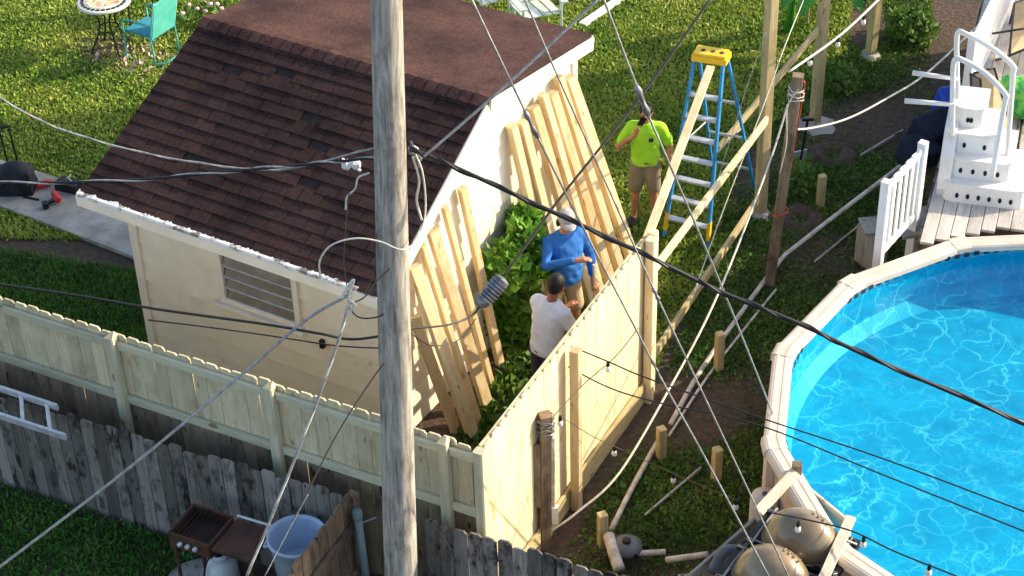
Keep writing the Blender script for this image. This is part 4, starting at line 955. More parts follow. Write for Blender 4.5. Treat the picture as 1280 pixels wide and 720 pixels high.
MB().tube(spline([tp+Z(.47), tp+V((-.1, -.1, .44)), tp+V((-.15, -.12, .2)), tp+V((-.12, -.14, .02))]), .01, 6).build('gas_hose', 'black', pt)
bk = V((-1.959, -4.860, 0.920)); bk = V((bk.x, bk.y, 0)); bt = thing('plastic_tub', 'pale blue plastic tub standing behind the short brown fence', 'tub', bk)
MB().lathe([(.19, .02), (.215, .45), (.248, .88), (.27, .885), (.27, .92), (.252, .92), (.245, .88), (.225, .55), (.001, .54)], bk, 32).build('tub_body', 'bucket', bt, True)
for s in (-1, 1): MB().tube(spline([bk+V((s*.25, -.06, .86)), bk+V((s*.30, 0, .80)), bk+V((s*.25, .06, .86))]), .012, 6).build('handle', 'bucket', bt)
mp_ = V((-2.931, -4.476, 0.000)); tag(MB().lathe([(.30, 0), (.34, .02), (.34, .05), (.30, .06), (.001, .065)], mp_, 28, None, 1, .8).build('paver', 'slab'), 'round pale paving slab on the lawn below the gas bottle', 'paver')
cpA = V((-1.425, -4.725, 1.000)); cd_ = thing('conduit', 'grey metal conduit pipe standing between the pole and the short brown fence', 'pipe', (cpA.x, cpA.y, 0))
MB().tube([V((cpA.x+.03, cpA.y-.02, 0)), V((cpA.x, cpA.y, 1.0))], .038, 12).build('pipe_shaft', 'pipe_grey', cd_, True); MB().lathe([(.045, .98), (.05, 1.0), (.045, 1.06), (.02, 1.07)], (cpA.x, cpA.y, 0), 12).build('pipe_cap', 'pipe_grey', cd_)
MB().tube([V((cpA.x, cpA.y, .9)), V((cpA.x+.16, cpA.y+.05, .93))], .014, 6).build('bracket', 'steel', cd_)

# --- pipes, pump and scraps on the bare strip
def pipe(label, pts, r, mat='pvc', name='plastic_pipe', cat='pipe', group=None, k=5): return tag(MB().tube(spline(pts, k), r, 10).build(name, mat, smooth=True), label, cat, group)
pg = 'white pipes lying on the soil strip'
pipe('long dirty white pipe running from under the deck past the leaning post', [(4.640, 1.791, 0.300), (3.340, 0.586, 0.120), (2.948, 0.142, 0.060), (1.986, -1.560, 0.050), (1.554, -2.486, 0.050)], .026, group=pg)
pipe('thin white pipe lying parallel to the long one', [(2.916, -0.241, 0.040), (2.428, -1.018, 0.030), (1.963, -1.801, 0.030), (1.523, -2.659, 0.040)], .014, group=pg)
pipe('white pipe running from the bend stump down to the pump elbow', [(1.403, -2.751, 0.050), (1.099, -3.434, 0.060), (0.859, -4.069, 0.120)], .026, group=pg)
pe = pipe('thick white elbow pipe dropping behind the grey fence beside the pump', [(0.826, -4.238, 0.200), (0.846, -4.388, 0.200), (0.898, -4.631, 0.150)], .055, group=pg)
pipe('short white pipe stub between pump and elbow joint', [(1.065, -4.430, 0.150), (1.339, -4.421, 0.150)], .028, group=pg)
pipe('white pipe leading from the joint to the slatted enclosure', [(1.338, -4.526, 0.150), (1.704, -4.624, 0.300)], .03, group=pg)
pm = V((0.983, -4.356, 0.000)); pu = thing('pump', 'round dark grey pool pump beside the white pipes', 'pump', pm)
MB().lathe([(.11, 0), (.13, .03), (.13, .14), (.15, .15), (.15, .19), (.08, .23), (.001, .235)], pm, 22).build('housing', 'grey_plastic', pu, True); MB().lathe([(.04, .23), (.04, .26), (.001, .265)], pm, 12).build('lid_knob', 'black', pu)
for k in range(6): a = k*1.047; MB().box(pm+V((.14*math.cos(a), .14*math.sin(a), .17)), (.03, .03, .05), Matrix.Rotation(a, 3, 'Z')).build('clamp', 'black', pu)
tag(plank('stick', V((1.197, -3.792, 0.000))+Z(.03), V((1.794, -3.167, 0.000))+Z(.06), .025, .02, (0, 0, 1), 'grey_slat'), 'thin grey stick lying on the moss towards the pool stump', 'stick', 'loose sticks on the soil')
tag(plank('stick', V((3.421, 0.278, 0.000))+Z(.03), V((4.052, 0.967, 0.000))+Z(.05), .025, .02, (0, 0, 1), 'grey_slat'), 'thin stick lying in the shade left of the white gate', 'stick', 'loose sticks on the soil')
tag(plank('stick', V((4.305, 2.468, 0.000))+Z(.03), V((4.922, 2.994, 0.000))+Z(.05), .05, .03, (0, 0, 1), 'grey_slat'), 'grey stick lying on the dark soil below the navy cushions', 'stick', 'loose sticks on the soil')
sh = V((3.551, 2.330, 0.000)); sv = thing('post_digger', 'small digger with black handle and pale blade stuck in the soil', 'tool', sh)
MB().tube([sh+Z(.1), sh+V((.06, .05, .62))], .016, 8).build('handle', 'black', sv); MB().prism([sh+V((-.09, 0, .2)), sh+V((.07, 0, .24)), sh+V((.06, 0, .02)), sh+V((.0, 0, 0)), sh+V((-.07, 0, .03))], (0, .02, 0)).build('blade', 'alu', sv); MB().box(sh+V((.06, .05, .63)), (.14, .03, .03)).build('grip', 'black', sv)
for i, (lb, p) in enumerate((('dug soil hole rim beyond the leaning post', (3.974, 2.543, 0.000)), ('dug soil mound near the white gate foot', (3.385, 1.170, 0.000)))):
    p = V(p); n_ = 16; P = []
    for r, z in ((.32, .004), (.22, .07), (.13, .05), (.08, .01)):
        P += [p+V((r*random.uniform(.85, 1.15)*math.cos(6.283*k/n_), r*random.uniform(.85, 1.15)*math.sin(6.283*k/n_), z*random.uniform(.7, 1.2))) for k in range(n_)]
    tag(MB().add(P, [(a*n_+k, a*n_+(k+1) % n_, (a+1)*n_+(k+1) % n_, (a+1)*n_+k) for a in range(3) for k in range(n_)]+[tuple(range(3*n_, 4*n_))]).build('soil_mound', 'soil', smooth=True), lb, 'soil mound')

# --- white gate, railing and steps on the deck
def vinyl_panel(root, p0, p1, z0, z1, n, pz=0):
    d = (p1-p0).normalized(); L = (p1-p0).length
    for zz in (z0+.06, z1-.04): MB().beam(p0+Z(zz), p1+Z(zz), .08, .045, (0, 0, 1)).build('rail', 'vinyl', root)
    for k in range(n):
        q = p0+d*L*(k+.5)/n; MB().beam(q+Z(z0), q+Z(z1+.02), .07, .022, d).build('picket', 'vinyl', root)
    for q in (p0, p1): MB().beam(q+Z(pz), q+Z(z1+.06), .09, .09, d).build('post', 'vinyl', root)
ga, gb = V((3.788, -1.183, 1.100)), V((4.296, -0.471, 1.100)); ga.z = gb.z = 0
gt = thing('gate', 'white vinyl picket gate panel standing at the deck edge', 'gate', (ga+gb)/2+Z(1.0)); vinyl_panel(gt, ga, gb, 1.08, 1.98, 6)
ra, rb = V((5.253, 1.614, 1.150)), V((6.965, 5.324, 1.150)); ra.z = rb.z = 0
rl = thing('railing', 'white vinyl railing along the deck edge at the top right', 'railing', (ra+rb)/2+Z(1.14)); vinyl_panel(rl, ra, rb, 1.22, 2.08, 44, DZ+.015)
sa = V((.955, -.295, 0)).normalized(); sb = V((.295, .955, 0)).normalized(); SP = V((4.621, -0.225, 1.150)); SP.z = DZ+.016
stp = thing('pool_steps', 'white resin pool steps with two curved handrails standing on the deck', 'pool steps', SP+sa*.35+sb*.4)
def PS(x, y, z): return SP+sa*x+sb*y+Z(z)
Rs = Matrix((sa, sb, V((0, 0, 1)))).transposed()
RI = .235
for k in range(4):
    x1, y0 = .86-.175*k, .13*k; z0 = RI*k; y1 = .85
    r = .1; pts = [PS(0, y0+r, z0), PS(.03, y0+.03, z0), PS(r, y0, z0), PS(x1-r, y0, z0), PS(x1-.03, y0+.03, z0), PS(x1, y0+r, z0), PS(x1, y1, z0), PS(0, y1, z0)]
    tr2 = MB().prism(pts, Z(RI-.03)).build('tier', 'resin', stp)
    q = [PS(-.012, y0+r, z0+RI-.0298), PS(.02, y0+.02, z0+RI-.0298), PS(r, y0-.015, z0+RI-.0298), PS(x1-r, y0-.015, z0+RI-.0298), PS(x1-.015, y0+.02, z0+RI-.0298), PS(x1+.012, y0+r, z0+RI-.0298), PS(x1+.012, y1, z0+RI-.0298), PS(-.012, y1, z0+RI-.0298)]
    MB().prism(q, Z(.03)).build('tread', 'resin', stp)
    ns = (6, 4, 2, 2)[k]
    for i in range(ns):
        cc = PS(.16+(x1-.3)*(i/(ns-1)), y0-.001, z0+.09); MB().lathe([(.001, 0), (.026, 0), (.026, .004), (.001, .004)], cc, 12, Rs @ Matrix.Rotation(1.571, 3, 'X'), .75, 1.25).build('slot', 'dark', tr2)
MB().prism([PS(-.06, .10, 0), PS(-.06, .04, .12), PS(-.06, .06, .5), PS(-.06, .2, .74), PS(-.06, .86, .8), PS(-.06, .86, 0)], sa*.13).build('side_panel', 'resin', stp)
for z_ in (.12, .33, .52):
    for y_ in (0, .07): MB().lathe([(.001, 0), (.022, 0), (.022, .004), (.001, .004)], PS(-.0605, .3+y_, z_), 12, Rs @ Matrix.Rotation(-1.571, 3, 'Y'), 1.25, .75).build('slot', 'dark', stp)
def rail_(pts, r=.029): MB().tube(spline(pts, 6), r, 10).build('handrail', 'resin', stp, True)
rail_([(4.703, -0.050, 1.821), (4.635, -0.080, 2.443), (4.610, -0.100, 2.776), (4.695, -0.150, 2.801), (4.906, -0.250, 2.700), (5.100, -0.360, 2.522), (5.110, -0.370, 2.424), (5.090, -0.400, 1.943), (5.077, -0.420, 1.542)])
rail_([(4.846, 0.350, 1.893), (4.749, 0.300, 2.510), (4.710, 0.280, 2.882), (4.799, 0.200, 2.904), (5.038, 0.100, 2.800), (5.256, 0.020, 2.630), (5.266, 0.000, 2.518), (5.287, -0.050, 2.016), (5.302, -0.100, 1.551)])
for p, q in (((4.772, 0.280, 2.338), (4.295, 0.300, 2.421)), ((4.669, -0.100, 2.253), (4.157, -0.050, 2.290))): MB().tube([p, q], [.022, .03], 10).build('swing_arm', 'resin', stp, True)
# chairs and clutter on the deck
def sling(label, pts, mat, legs, name='folding_chair', frame_='iron'):
    P = [V(p) for p in pts]; t = thing(name, label, 'chair', (P[0].x, P[0].y, DZ), 'sling chairs on the deck'); nn_ = (P[1]-P[0]).cross(P[3]-P[0]).normalized()
    MB().prism(P, nn_*.012).build('sling', mat, t)
    for a, b_ in ((0, 3), (1, 2)): MB().tube([P[a]+nn_*.006, P[b_]+nn_*.006], .016, 8).build('frame_tube', frame_, t, True)
    for a, b_ in ((0, 1), (3, 2)): MB().tube([P[a]+nn_*.006, P[b_]+nn_*.006], .014, 8).build('cross_tube', frame_, t, True)
    for a, b_ in legs: MB().tube([V(a), V(b_)], .014, 8).build('leg', frame_, t, True)
    return t
q0, q1, q2, q3 = (5.286, 0.381, 1.250), (5.609, 0.528, 1.250), (5.352, 1.000, 2.048), (5.131, 1.000, 1.985)
sling('folded tan sling chair with black frame leaning behind the pool steps', [q0, q1, q2, q3], 'tan_sling', [(q0, (5.442, 1.388, 1.150)), (q1, (5.874, 1.362, 1.150))])
p0, p1, p2, p3 = (5.883, 2.225, 1.500), (6.419, 2.578, 1.500), (6.680, 3.600, 1.598), (6.269, 3.600, 1.449)
sling('tan sling chair with black frame cut off by the right edge above the green bundle', [p0, p1, p2, p3], 'tan_sling', [(p0, (5.890, 2.758, 1.150)), (p1, (6.363, 2.534, 1.150)), (p2, (6.805, 3.609, 1.150)), (p3, (6.260, 3.645, 1.150)), ((5.749, 2.594, 1.600), (6.142, 2.520, 1.700))])
p0, p1, p2, p3 = (5.292, 1.314, 1.200), (5.381, 1.221, 1.200), (5.116, 0.620, 2.142), (5.005, 0.620, 2.205)
sling('narrow grey folded chair with black frame between the handrails', [p0, p1, p2, p3], 'grey_plastic', [(p0, (5.313, 1.133, 1.150)), (p1, (5.474, 1.123, 1.150))])
gb_ = V((5.814, 1.478, 1.400)); q = MB().ell(gb_, (.22, .2, .24)); q.ell(gb_+V((.1, -.08, -.1)), (.18, .18, .16)); q.ell(gb_+V((-.08, .05, .1)), (.14, .14, .14)); o = remesh(q.build('towel_bundle', 'green_cloth', smooth=True), .03, 4); tag(o, 'green printed bundle lying on the deck at the right edge', 'bundle')
for v_ in o.data.vertices: v_.co += V((math.sin(v_.co.y*31), math.sin(v_.co.z*27), math.sin(v_.co.x*29)))*.012
def cushion(label, c, r, rz, mat='navy'):
    c = V(c); q = MB().box(c, (r[0]*2, r[1]*2, r[2]*2), Matrix.Rotation(rz, 3, 'Z') @ Matrix.Rotation(.35, 3, 'X')); o = remesh(q.build('cushion', mat, smooth=True), .03, 12); tag(o, label, 'cushion', 'cushions hung at the deck edge')
cushion('large navy blue bundle on the ground against the deck, farther from the gate', V((5.190, 2.638, 0.000))+Z(.2), (.26, .2, .26), .6); cushion('navy blue bundle on the ground right behind the white gate', V((4.977, 2.300, 0.000))+Z(.16), (.22, .18, .18), .3)
cushion('bright blue bundle on the ground beside the deck behind the white swing arms', V((5.544, 3.304, 0.000))+Z(.2), (.16, .16, .24), .2, 'blue_plastic')
pbx = V((4.038, 0.231, 0.500)); tag(MB().box((pbx.x, pbx.y, .26), (.22, .3, .5), Matrix.Rotation(.5, 3, 'Z')).prism([V((pbx.x-.13, pbx.y-.17, .515)), V((pbx.x+.15, pbx.y-.15, .515)), V((pbx.x+.13, pbx.y+.17, .515)), V((pbx.x-.15, pbx.y+.15, .515))], Z(.03)).build('utility_box', 'grey_slat'), 'grey box standing on the soil at the foot of the white gate', 'box')
b = V((4.165, -0.593, 0.900)); tag(MB().prism([b, b+V((.45, .1, 0)), b+V((.5, .45, .1)), b+V((.05, .4, .1))], Z(.04)).build('tarp_board', 'slab'), 'grey board sheet lying at the corner of deck and pool rim', 'board')

# --- solar dome heaters in a slatted wooden enclosure
DX = V((.83, -.55, 0)).normalized(); DY = V((.55, .83, 0)).normalized()
def solar(label, c, rx):
    c = V(c); t = thing('solar_heater', label, 'pool heater', c-Z(.16), 'solar dome heaters by the pool')
    Rd = Matrix((DX, DY, V((0, 0, 1)))).transposed()
    MB().box(c-Z(.12), (.86, .56, .05), Rd).build('absorber_panel', 'black', t)
    cs = [(-.42, -.26), (.42, -.26), (.42, .26), (-.42, .26)]; P = []
    for x, y in cs:
        P += [c+DX*(x*.85)+DY*y-Z(.08), c+DX*x+DY*(y*.78)-Z(.08)] if (x < 0) == (y < 0) else [c+DX*x+DY*(y*.78)-Z(.08), c+DX*(x*.85)+DY*y-Z(.08)]
    MB().tube(P, .014, 8, True).build('frame_tube', 'steel', t, True)
    d = MB().lathe([(1, 0), (.98, .12), (.9, .38), (.74, .64), (.5, .85), (.25, .96), (.001, 1)], (0, 0, 0), 36)
    d.v = [tuple(c-Z(.1)+DX*(p[0]*.345)+DY*(p[1]*.262)+Z(p[2]*.33)) for p in d.v]; d.build('dome', 'dome', t, True)
    for k in range(4): MB().tube([c+DX*(.06+.045*k)+DY*y+Z(-.1+.33*math.sqrt(max(0, 1-((.06+.045*k)/.345)**2-(y/.262)**2))+.004) for y in (.05, .08, .11)], .008, 5).build('moulded_rib', 'dome', t, True)
    f = MB().tube([c+DX*(.35*math.cos(a*.2244))+DY*(.26*math.sin(a*.2244))-Z(.09) for a in range(28)], .012, 6, True); f.build('dome_flange', 'dome', t, True)
solar('amber solar heater dome nearest the pool with a shiny highlight', (2.400, -5.343, 1.200), 0); solar('amber solar heater dome at the bottom edge, partly cut off', (2.093, -5.770, 1.200), 0)
en = thing('slatted_enclosure', 'wooden slatted box around the solar domes at the bottom right', 'enclosure', (2.457, -4.835, 0.000))
c0, c1, c2 = V((1.453, -5.363, 0.750)), V((2.060, -4.969, 1.050)), V((2.447, -4.494, 1.150))
c0.z, c1.z = .72, 1.0
for k in range(9):
    p = c0.lerp(c1, k/8.0); plank('slat', V((p.x, p.y, .05)), p, .07, .022, (c1-c0).normalized(), 'grey_slat', en)
plank('top_rail', c0+Z(.02), c1+Z(.02), .1, .03, (0, 0, 1), 'grey_slat', en)
p = c0-(c1-c0).normalized()*.05; plank('corner_post', V((p.x, p.y, 0)), p+Z(.06), .12, .12, (1, 0, 0), 'grey_slat', en)
plank('cap_board', V((2.078, -4.964, 1.120)), V((2.446, -4.573, 1.220)), .1, .03, (1, .4, 0), 'plank_pale', en)
w0, w1 = V((2.826, -5.226, 1.220)), V((2.403, -6.097, 1.200)); plank('side_board', w0-Z(.1), w1-Z(.1), .26, .03, (0, 0, 1), 'plank_pale', en); plank('top_board', w0+Z(.05), w1+Z(.05), .09, .03, (1, .3, 0), 'plank_pale', en)
plank('back_board', V((2.489, -4.602, 1.150))-Z(.08), w0-Z(.08), .16, .03, (0, 0, 1), 'plank_pale', en)
plank('corner_post', V((2.467, -4.530, 1.200))-Z(1.15), V((2.467, -4.530, 1.200))+Z(.08), .08, .08, (1, 0, 0), 'dark_post', en)
br = V((2.223, -4.392, 0.800)); dr = thing('filter_drum', 'beige cylindrical filter drum standing between pool wall and enclosure', 'drum', (br.x, br.y, 0))
MB().lathe([(.12, 0), (.13, .05), (.13, .74), (.115, .79), (.001, .8)], (br.x, br.y, 0), 24).build('drum_body', 'rim', dr, True); MB().lathe([(.025, .8), (.025, .82), (.001, .825)], (br.x, br.y, 0), 10).build('drum_plug', 'grey_plastic', dr)
pipe('curved grey hose joint above the slatted enclosure', [(1.637, -5.414, 0.850), (1.752, -5.268, 0.950), (1.892, -5.255, 0.950)], .05, 'grey_plastic', 'hose_joint', 'hose')

# --- overhead wires
def wire(label, pts, r, mat, group='overhead wires', twist=0, name='cable', fit=()):
    P = spline(pts, 10)
    if not twist and not fit: return tag(MB().tube(P, r, 6).build(name, mat, smooth=True), label, 'wire', group)
    t = thing(name, label, 'wire', P[0], group)
    if twist:
        n_ = len(P); Q = []
        for i in range(n_-1):
            for f in (0, .25, .5, .75): Q.append(P[i].lerp(P[i+1], f))
        MB().tube(P, r, 6).build('core', mat, t, True)
        MB().tube([p+V((0, math.cos(i*.22), math.sin(i*.22)))*r*.9 for i, p in enumerate(Q)], r*.75, 5).build('strand', twist, t, True)
    else: MB().tube(P, r, 6).build('strand', mat, t, True)
    for (px_, L_, rr) in fit:
        i = min(range(len(P)), key=lambda i: (P[i]-V(px_)).length); d = (P[min(i+1, len(P)-1)]-P[max(i-1, 0)]).normalized()
        c = P[i]; MB().tube([c-d*L_, c-d*L_*.6, c-d*L_*.2, c+d*L_*.2, c+d*L_*.6, c+d*L_], [r*1.3, rr, rr*.6, rr*.6, rr, r*1.3], 8).build('clamp', 'steel', t, True)
    return t
wire('thick black cable running from the pole over fence and pool', [(-0.726, -5.100, 5.009), (-0.446, -5.150, 4.897), (0.257, -5.300, 4.579), (0.993, -5.500, 4.268), (1.562, -5.600, 3.978), (2.156, -5.750, 3.759), (2.756, -5.900, 3.493), (3.925, -6.100, 2.976)], .017, 'wire_black', twist='wire_black')
wire('dark twin cable from the left edge to the pole in front of the roof', [(-3.889, -5.000, 4.760), (-2.915, -5.050, 4.777), (-1.999, -5.100, 4.867), (-1.393, -5.150, 4.939), (-0.912, -5.200, 5.009)], .011, 'wire_black', twist='wire_grey')
wire('grey sagging cable from the upper left edge meeting the pole', [(-3.775, -4.900, 5.474), (-3.396, -4.950, 5.230), (-2.883, -5.000, 5.041), (-2.298, -5.050, 4.910), (-1.701, -5.100, 4.863), (-1.150, -5.150, 5.014), (-0.876, -5.200, 5.118)], .007, 'wire_grey', twist='wire_grey')
wire('black cable at fence height from the left edge to the pole', [(-4.097, -4.900, 3.766), (-3.413, -4.950, 3.651), (-2.790, -5.000, 3.530), (-1.976, -5.050, 3.392), (-1.535, -5.100, 3.317), (-1.286, -5.100, 3.251), (-0.957, -5.200, 3.363)], .011, 'wire_black')
wire('thin dark wire just below the black cable in front of the shed wall', [(-2.911, -4.950, 3.394), (-2.433, -5.000, 3.341), (-1.933, -5.000, 3.232), (-1.418, -5.100, 3.192), (-0.966, -5.200, 3.220)], .006, 'wire_black')
wire('light grey guy cable from the lower left corner up to the wire knot', [(-4.184, -6.200, 1.880), (-3.110, -5.900, 2.597), (-2.122, -5.600, 3.310), (-1.595, -5.500, 3.741), (-1.220, -5.400, 3.925)], .012, 'wire_grey')
wire('pale twisted cable from the bottom edge up to the wire knot', [(-2.242, -6.000, 1.507), (-1.901, -5.800, 2.236), (-1.560, -5.600, 3.007), (-1.332, -5.500, 3.592), (-1.235, -5.400, 3.881)], .012, 'wire_grey', twist='wire_white')
wire('thin brown wire from the old fence up to the pole', [(-1.858, -5.600, 1.770), (-1.443, -5.500, 2.589), (-1.105, -5.400, 3.109), (-0.951, -5.250, 3.226)], .006, 'wire_brown')
wire('thin pale wire crossing the blue tub at the bottom edge', [(-2.084, -6.000, 1.536), (-1.851, -5.700, 1.837), (-1.707, -5.600, 2.064)], .005, 'wire_grey')
wire('grey straight wire from the top edge down to the pole above the gable', [(0.741, -4.600, 5.979), (0.048, -4.900, 5.451), (-0.620, -5.150, 4.967)], .011, 'wire_grey')
wire('pale guy wire with a long clamp running from the top edge over the gable', [(-0.228, -5.600, 6.524), (0.170, -5.700, 5.551), (0.522, -5.750, 4.708), (0.906, -5.800, 3.824), (1.135, -5.850, 3.301), (1.459, -5.900, 2.606), (2.058, -6.000, 1.282)], .009, 'wire_grey', fit=(((0.170, -5.700, 5.551), .12, .022), ((1.072, -5.840, 3.436), .06, .014)))
wire('pale guy wire passing the far lumber and the fence end down to the domes', [(0.132, -5.600, 6.512), (0.360, -5.650, 5.899), (0.750, -5.700, 4.894), (1.062, -5.800, 4.114), (1.397, -5.850, 3.291), (1.713, -5.900, 2.512), (2.216, -6.000, 1.275)], .008, 'wire_grey', fit=(((1.062, -5.800, 4.114), .06, .02),))
wire('pale guy wire with a loop crossing the face of the lime-shirted man', [(0.671, -5.500, 6.442), (0.957, -5.550, 5.621), (1.205, -5.600, 4.991), (1.676, -5.000, 3.528), (2.362, -3.718, 1.180)], .009, 'wire_grey', fit=(((0.963, -5.550, 5.608), .14, .03),))
t8 = wire('dull brown cable slanting from the top edge to the grey splice case', [(1.676, -3.600, 5.435), (1.075, -3.900, 4.682), (0.413, -4.200, 3.937), (-0.063, -4.400, 3.321)], .011, 'wire_brown')
sc = thing('splice_case', 'ribbed grey splice case hanging on the cable in front of the bush', 'splice case', (-0.146, -4.450, 3.222))
a, b_ = V((-0.063, -4.400, 3.305)), V((-0.227, -4.500, 3.164)); d = (b_-a).normalized()
MB().tube([a+(b_-a)*f for f in (0, .05, .1, .55, .62, .75, .78, 1)], [.02, .06, .07, .07, .05, .05, .065, .05], 12).build('case_shell', 'grey_plastic', sc, False)
for k in range(7): MB().tube([a+d*(.05+.03*k), a+d*(.062+.03*k)], .077, 12).build('rib', 'steel', sc)
MB().ell(b_+d*.02, (.07, .06, .06), n=10).build('clamp_knot', 'steel', sc, True)
wire('black tail wire from the splice case to the pole', [(-0.241, -4.500, 3.148), (-0.336, -4.600, 3.078), (-0.529, -4.800, 3.138), (-0.828, -5.200, 3.413)], .009, 'wire_black')
wire('thin black wire below the splice tail in front of the leaning planks', [(-0.304, -4.600, 3.044), (-0.438, -4.800, 2.987), (-0.659, -5.000, 3.085), (-0.817, -5.200, 3.373)], .005, 'wire_black')
wire('white looped drop wire curling round the pole', [(-1.443, -5.450, 4.128), (-1.430, -5.450, 4.275), (-1.330, -5.450, 4.409), (-1.147, -5.450, 4.460), (-0.971, -5.450, 4.424), (-0.823, -5.500, 4.381), (-0.738, -5.400, 4.352), (-0.663, -5.200, 4.365), (-0.633, -5.100, 4.516), (-0.642, -5.100, 4.802), (-0.692, -5.100, 4.980)], .007, 'wire_white', 'wire tangle at the pole')
for i, (lb, pts, m_, r) in enumerate((
    ('dark wire arc dropping from the pole to the wire knot', [(-0.913, -5.400, 4.146), (-1.030, -5.400, 4.023), (-1.132, -5.400, 3.877), (-1.252, -5.400, 3.821)], 'wire_brown', .006),
    ('dark wire loop from the knot back to the pole', [(-1.255, -5.400, 3.783), (-1.176, -5.400, 3.687), (-1.026, -5.350, 3.659), (-0.918, -5.300, 3.734)], 'wire_black', .006),
    ('thin wire hanging down the roof into the knot', [(-1.194, -5.200, 4.710), (-1.236, -5.300, 4.419), (-1.265, -5.350, 4.161), (-1.247, -5.400, 3.881)], 'wire_brown', .004),
    ('second thin wire hanging beside the pole', [(-0.949, -5.200, 4.629), (-1.013, -5.300, 4.337), (-1.045, -5.300, 4.042), (-1.129, -5.400, 3.907)], 'wire_brown', .004),
    ('frayed pale wire ends hanging right of the pole', [(-0.706, -5.100, 4.939), (-0.670, -5.100, 4.733), (-0.698, -5.100, 4.554), (-0.671, -5.100, 4.371)], 'wire_white', .01),
    ('bent pale wire scrap hanging left of the pole', [(-1.028, -5.200, 4.873), (-1.114, -5.200, 4.834), (-1.145, -5.200, 4.737), (-1.210, -5.200, 4.668), (-1.230, -5.200, 4.554)], 'wire_white', .008),
    ('pale wire knot tied beside the pole', [(-1.315, -5.420, 3.868), (-1.258, -5.420, 3.972), (-1.196, -5.420, 4.059), (-1.245, -5.420, 3.896), (-1.202, -5.420, 3.818), (-1.281, -5.420, 3.745)], 'wire_white', .012))):
    wire(lb, pts, r, m_, 'wire tangle at the pole')
for lb, pp in (('pale cable clip on the twin cable left of the pole', ((-1.232, -5.120, 4.900), (-1.099, -5.140, 4.915))), ('metal bracket knot on the right face of the pole', ((-0.716, -5.060, 4.998), (-0.662, -5.060, 4.884)))):
    a, b_ = V(pp[0]), V(pp[1]); d = b_-a; q = MB().tube([a, a+d*.3, a+d*.5, a+d*.7, b_], [.03, .045, .02, .045, .03], 10); q.tube([a+V((0, 0, .05)), a+d*.5, b_-V((0, 0, .06))], .012, 6); tag(q.build('cable_clamp', 'vinyl' if 'pale' in lb else 'steel'), lb, 'clamp')
# --- cords and string lights over the strip and pool
def bulbs(t, P, mat_s='black'):
    for p in P:
        p = V(p); MB().tube([p, p-Z(.05)], [.014, .018], 8).build('socket', mat_s, t); MB().ell(p-Z(.085), (.028, .028, .038), n=10).build('bulb', 'bulb', t, True)
def string(label, pts, r, mat, bl=()):
    P = spline(pts, 10); t = thing('string_light', label, 'string light', P[0], 'string lights'); MB().tube(P, r, 6).build('cord', mat, t, True); bulbs(t, bl); return t
tag(MB().tube(spline([(0.287, -4.107, 0.150), (0.547, -4.008, 0.300), (0.963, -3.692, 0.500), (1.533, -2.711, 0.750), (1.953, -1.958, 1.000), (2.322, -1.116, 1.200), (2.795, -0.030, 1.600), (2.995, 0.280, 2.100)], 8), .011, 6).build('cord', 'wire_white', smooth=True), 'white cord sagging from the split post up to the leaning post', 'cord', 'cords')
tag(MB().tube(spline([(2.975, 0.005, 1.950), (3.300, 0.432, 1.700), (3.789, 0.939, 1.500), (4.310, 1.363, 1.500), (4.825, 1.738, 1.600), (5.596, 2.193, 2.100)], 8), .012, 6).build('cord', 'wire_white', smooth=True), 'white rope sagging from the leaning post to the deck railing', 'cord', 'cords')
string('string light with bulbs from the leaning post to the top edge', [(2.961, 0.173, 2.550), (3.618, 0.933, 2.550), (4.221, 1.728, 2.600)], .014, 'wire_white', ((3.235, 0.498, 2.550), (3.592, 0.881, 2.550), (3.951, 1.369, 2.550)))
string('dark string light from the sunlit fence post across the pool', [(0.435, -3.453, 1.880), (0.850, -3.591, 1.750), (1.205, -3.728, 1.650), (2.164, -4.207, 1.550), (3.083, -4.960, 1.700), (4.075, -6.034, 2.000)], .007, 'wire_black', ((0.850, -3.591, 1.750),))
string('second dark string light running below the first across the pool', [(0.344, -3.507, 1.750), (0.848, -3.651, 1.500), (1.337, -3.916, 1.500), (2.160, -4.257, 1.500), (3.076, -5.051, 1.600), (4.059, -6.157, 1.900)], .007, 'wire_black', ())
string('dark string light with hanging bulbs at the bottom over the pool', [(2.068, -5.482, 1.600), (2.396, -5.540, 1.550), (2.724, -5.742, 1.600), (3.023, -6.050, 1.650), (3.457, -6.409, 1.700)], .007, 'wire_black', ((2.314, -5.555, 1.550), (2.808, -5.822, 1.610), (3.254, -6.237, 1.680)))
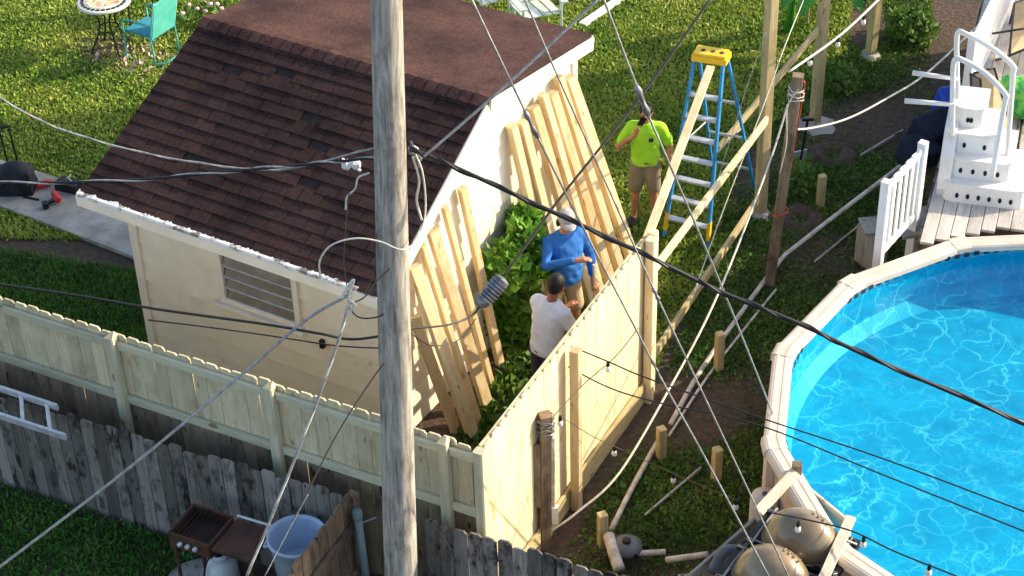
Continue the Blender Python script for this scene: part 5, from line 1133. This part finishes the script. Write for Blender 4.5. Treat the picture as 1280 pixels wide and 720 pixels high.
string('thin string light from the split post along the fence with a low bulb', [(0.335, -4.095, 1.550), (0.625, -3.718, 1.600), (0.932, -3.449, 1.700), (1.151, -3.234, 1.850)], .005, 'wire_brown', ((0.394, -4.039, 1.500),))
string('thin string of bulbs hanging low over the soil strip', [(0.394, -4.039, 1.500), (0.703, -3.626, 0.900), (0.929, -3.380, 0.550), (1.464, -3.738, 0.500), (1.939, -4.563, 0.900)], .004, 'wire_brown', ((0.929, -3.380, 0.550), (1.464, -3.738, 0.500), (1.939, -4.563, 0.900)))
tag(MB().tube(spline([(3.422, 2.134, 2.400), (3.088, 1.321, 2.200), (2.822, 0.802, 1.800), (2.326, -0.024, 1.000), (2.075, -0.497, 0.600), (1.939, -0.864, 0.500)], 8), .006, 6).build('cord', 'wire_white', smooth=True), 'thin white line from the top edge past the tall post to the ladder foot', 'cord', 'cords')
tag(MB().tube(spline([(2.788, 0.781, 2.700), (2.575, 0.647, 2.000), (2.368, 0.474, 1.300), (2.213, 0.141, 1.000)], 8), .004, 6).build('cord', 'wire_grey', smooth=True), 'thin grey line from the tall post down to the stepladder', 'cord', 'cords')

# --- unseen tree added on the right, its crown placed to shade the lawn
def tree(label, base, h, cs, n, size):
    base = V(base); t = thing('tree', label, 'tree', base); tb_ = MB(); tb_.tube(spline([base, base+V((.1, .1, h*.3)), base+V((0, .2, h*.55))]), [.2-.008*i for i in range(17)], 10)  # the unseen tree added to shade the lawn
    for c, r, w_ in cs: tb_.tube(spline([base+V((.05, .12, h*.4)), (base+Z(h*.45)).lerp(V(c), .5), V(c)]), [.07-.003*i for i in range(17)], 6)
    tb_.build('trunk', 'bark', t, True); leaves(blob_points(cs, n), size, 'treeleaf', 'crown', t, updir=.1, asp=.7, kind='stuff')
tx, ty = 12.0, 5.6
tree('unseen leafy tree added right of the yard to shade the lawn', (tx, ty, 0), 8, [((tx+random.uniform(-1, 1), ty+random.uniform(-.1, 2.0), random.uniform(7.2, 10.0)), (random.uniform(.6, .8),)*3, 1.3) for _ in range(34)]+[((tx+random.uniform(-1, 1), ty+random.uniform(-1.3, 1.5), random.uniform(4.0, 8.4)), (random.uniform(.6, 1.0),)*3, 1) for _ in range(16)], 420, .22)
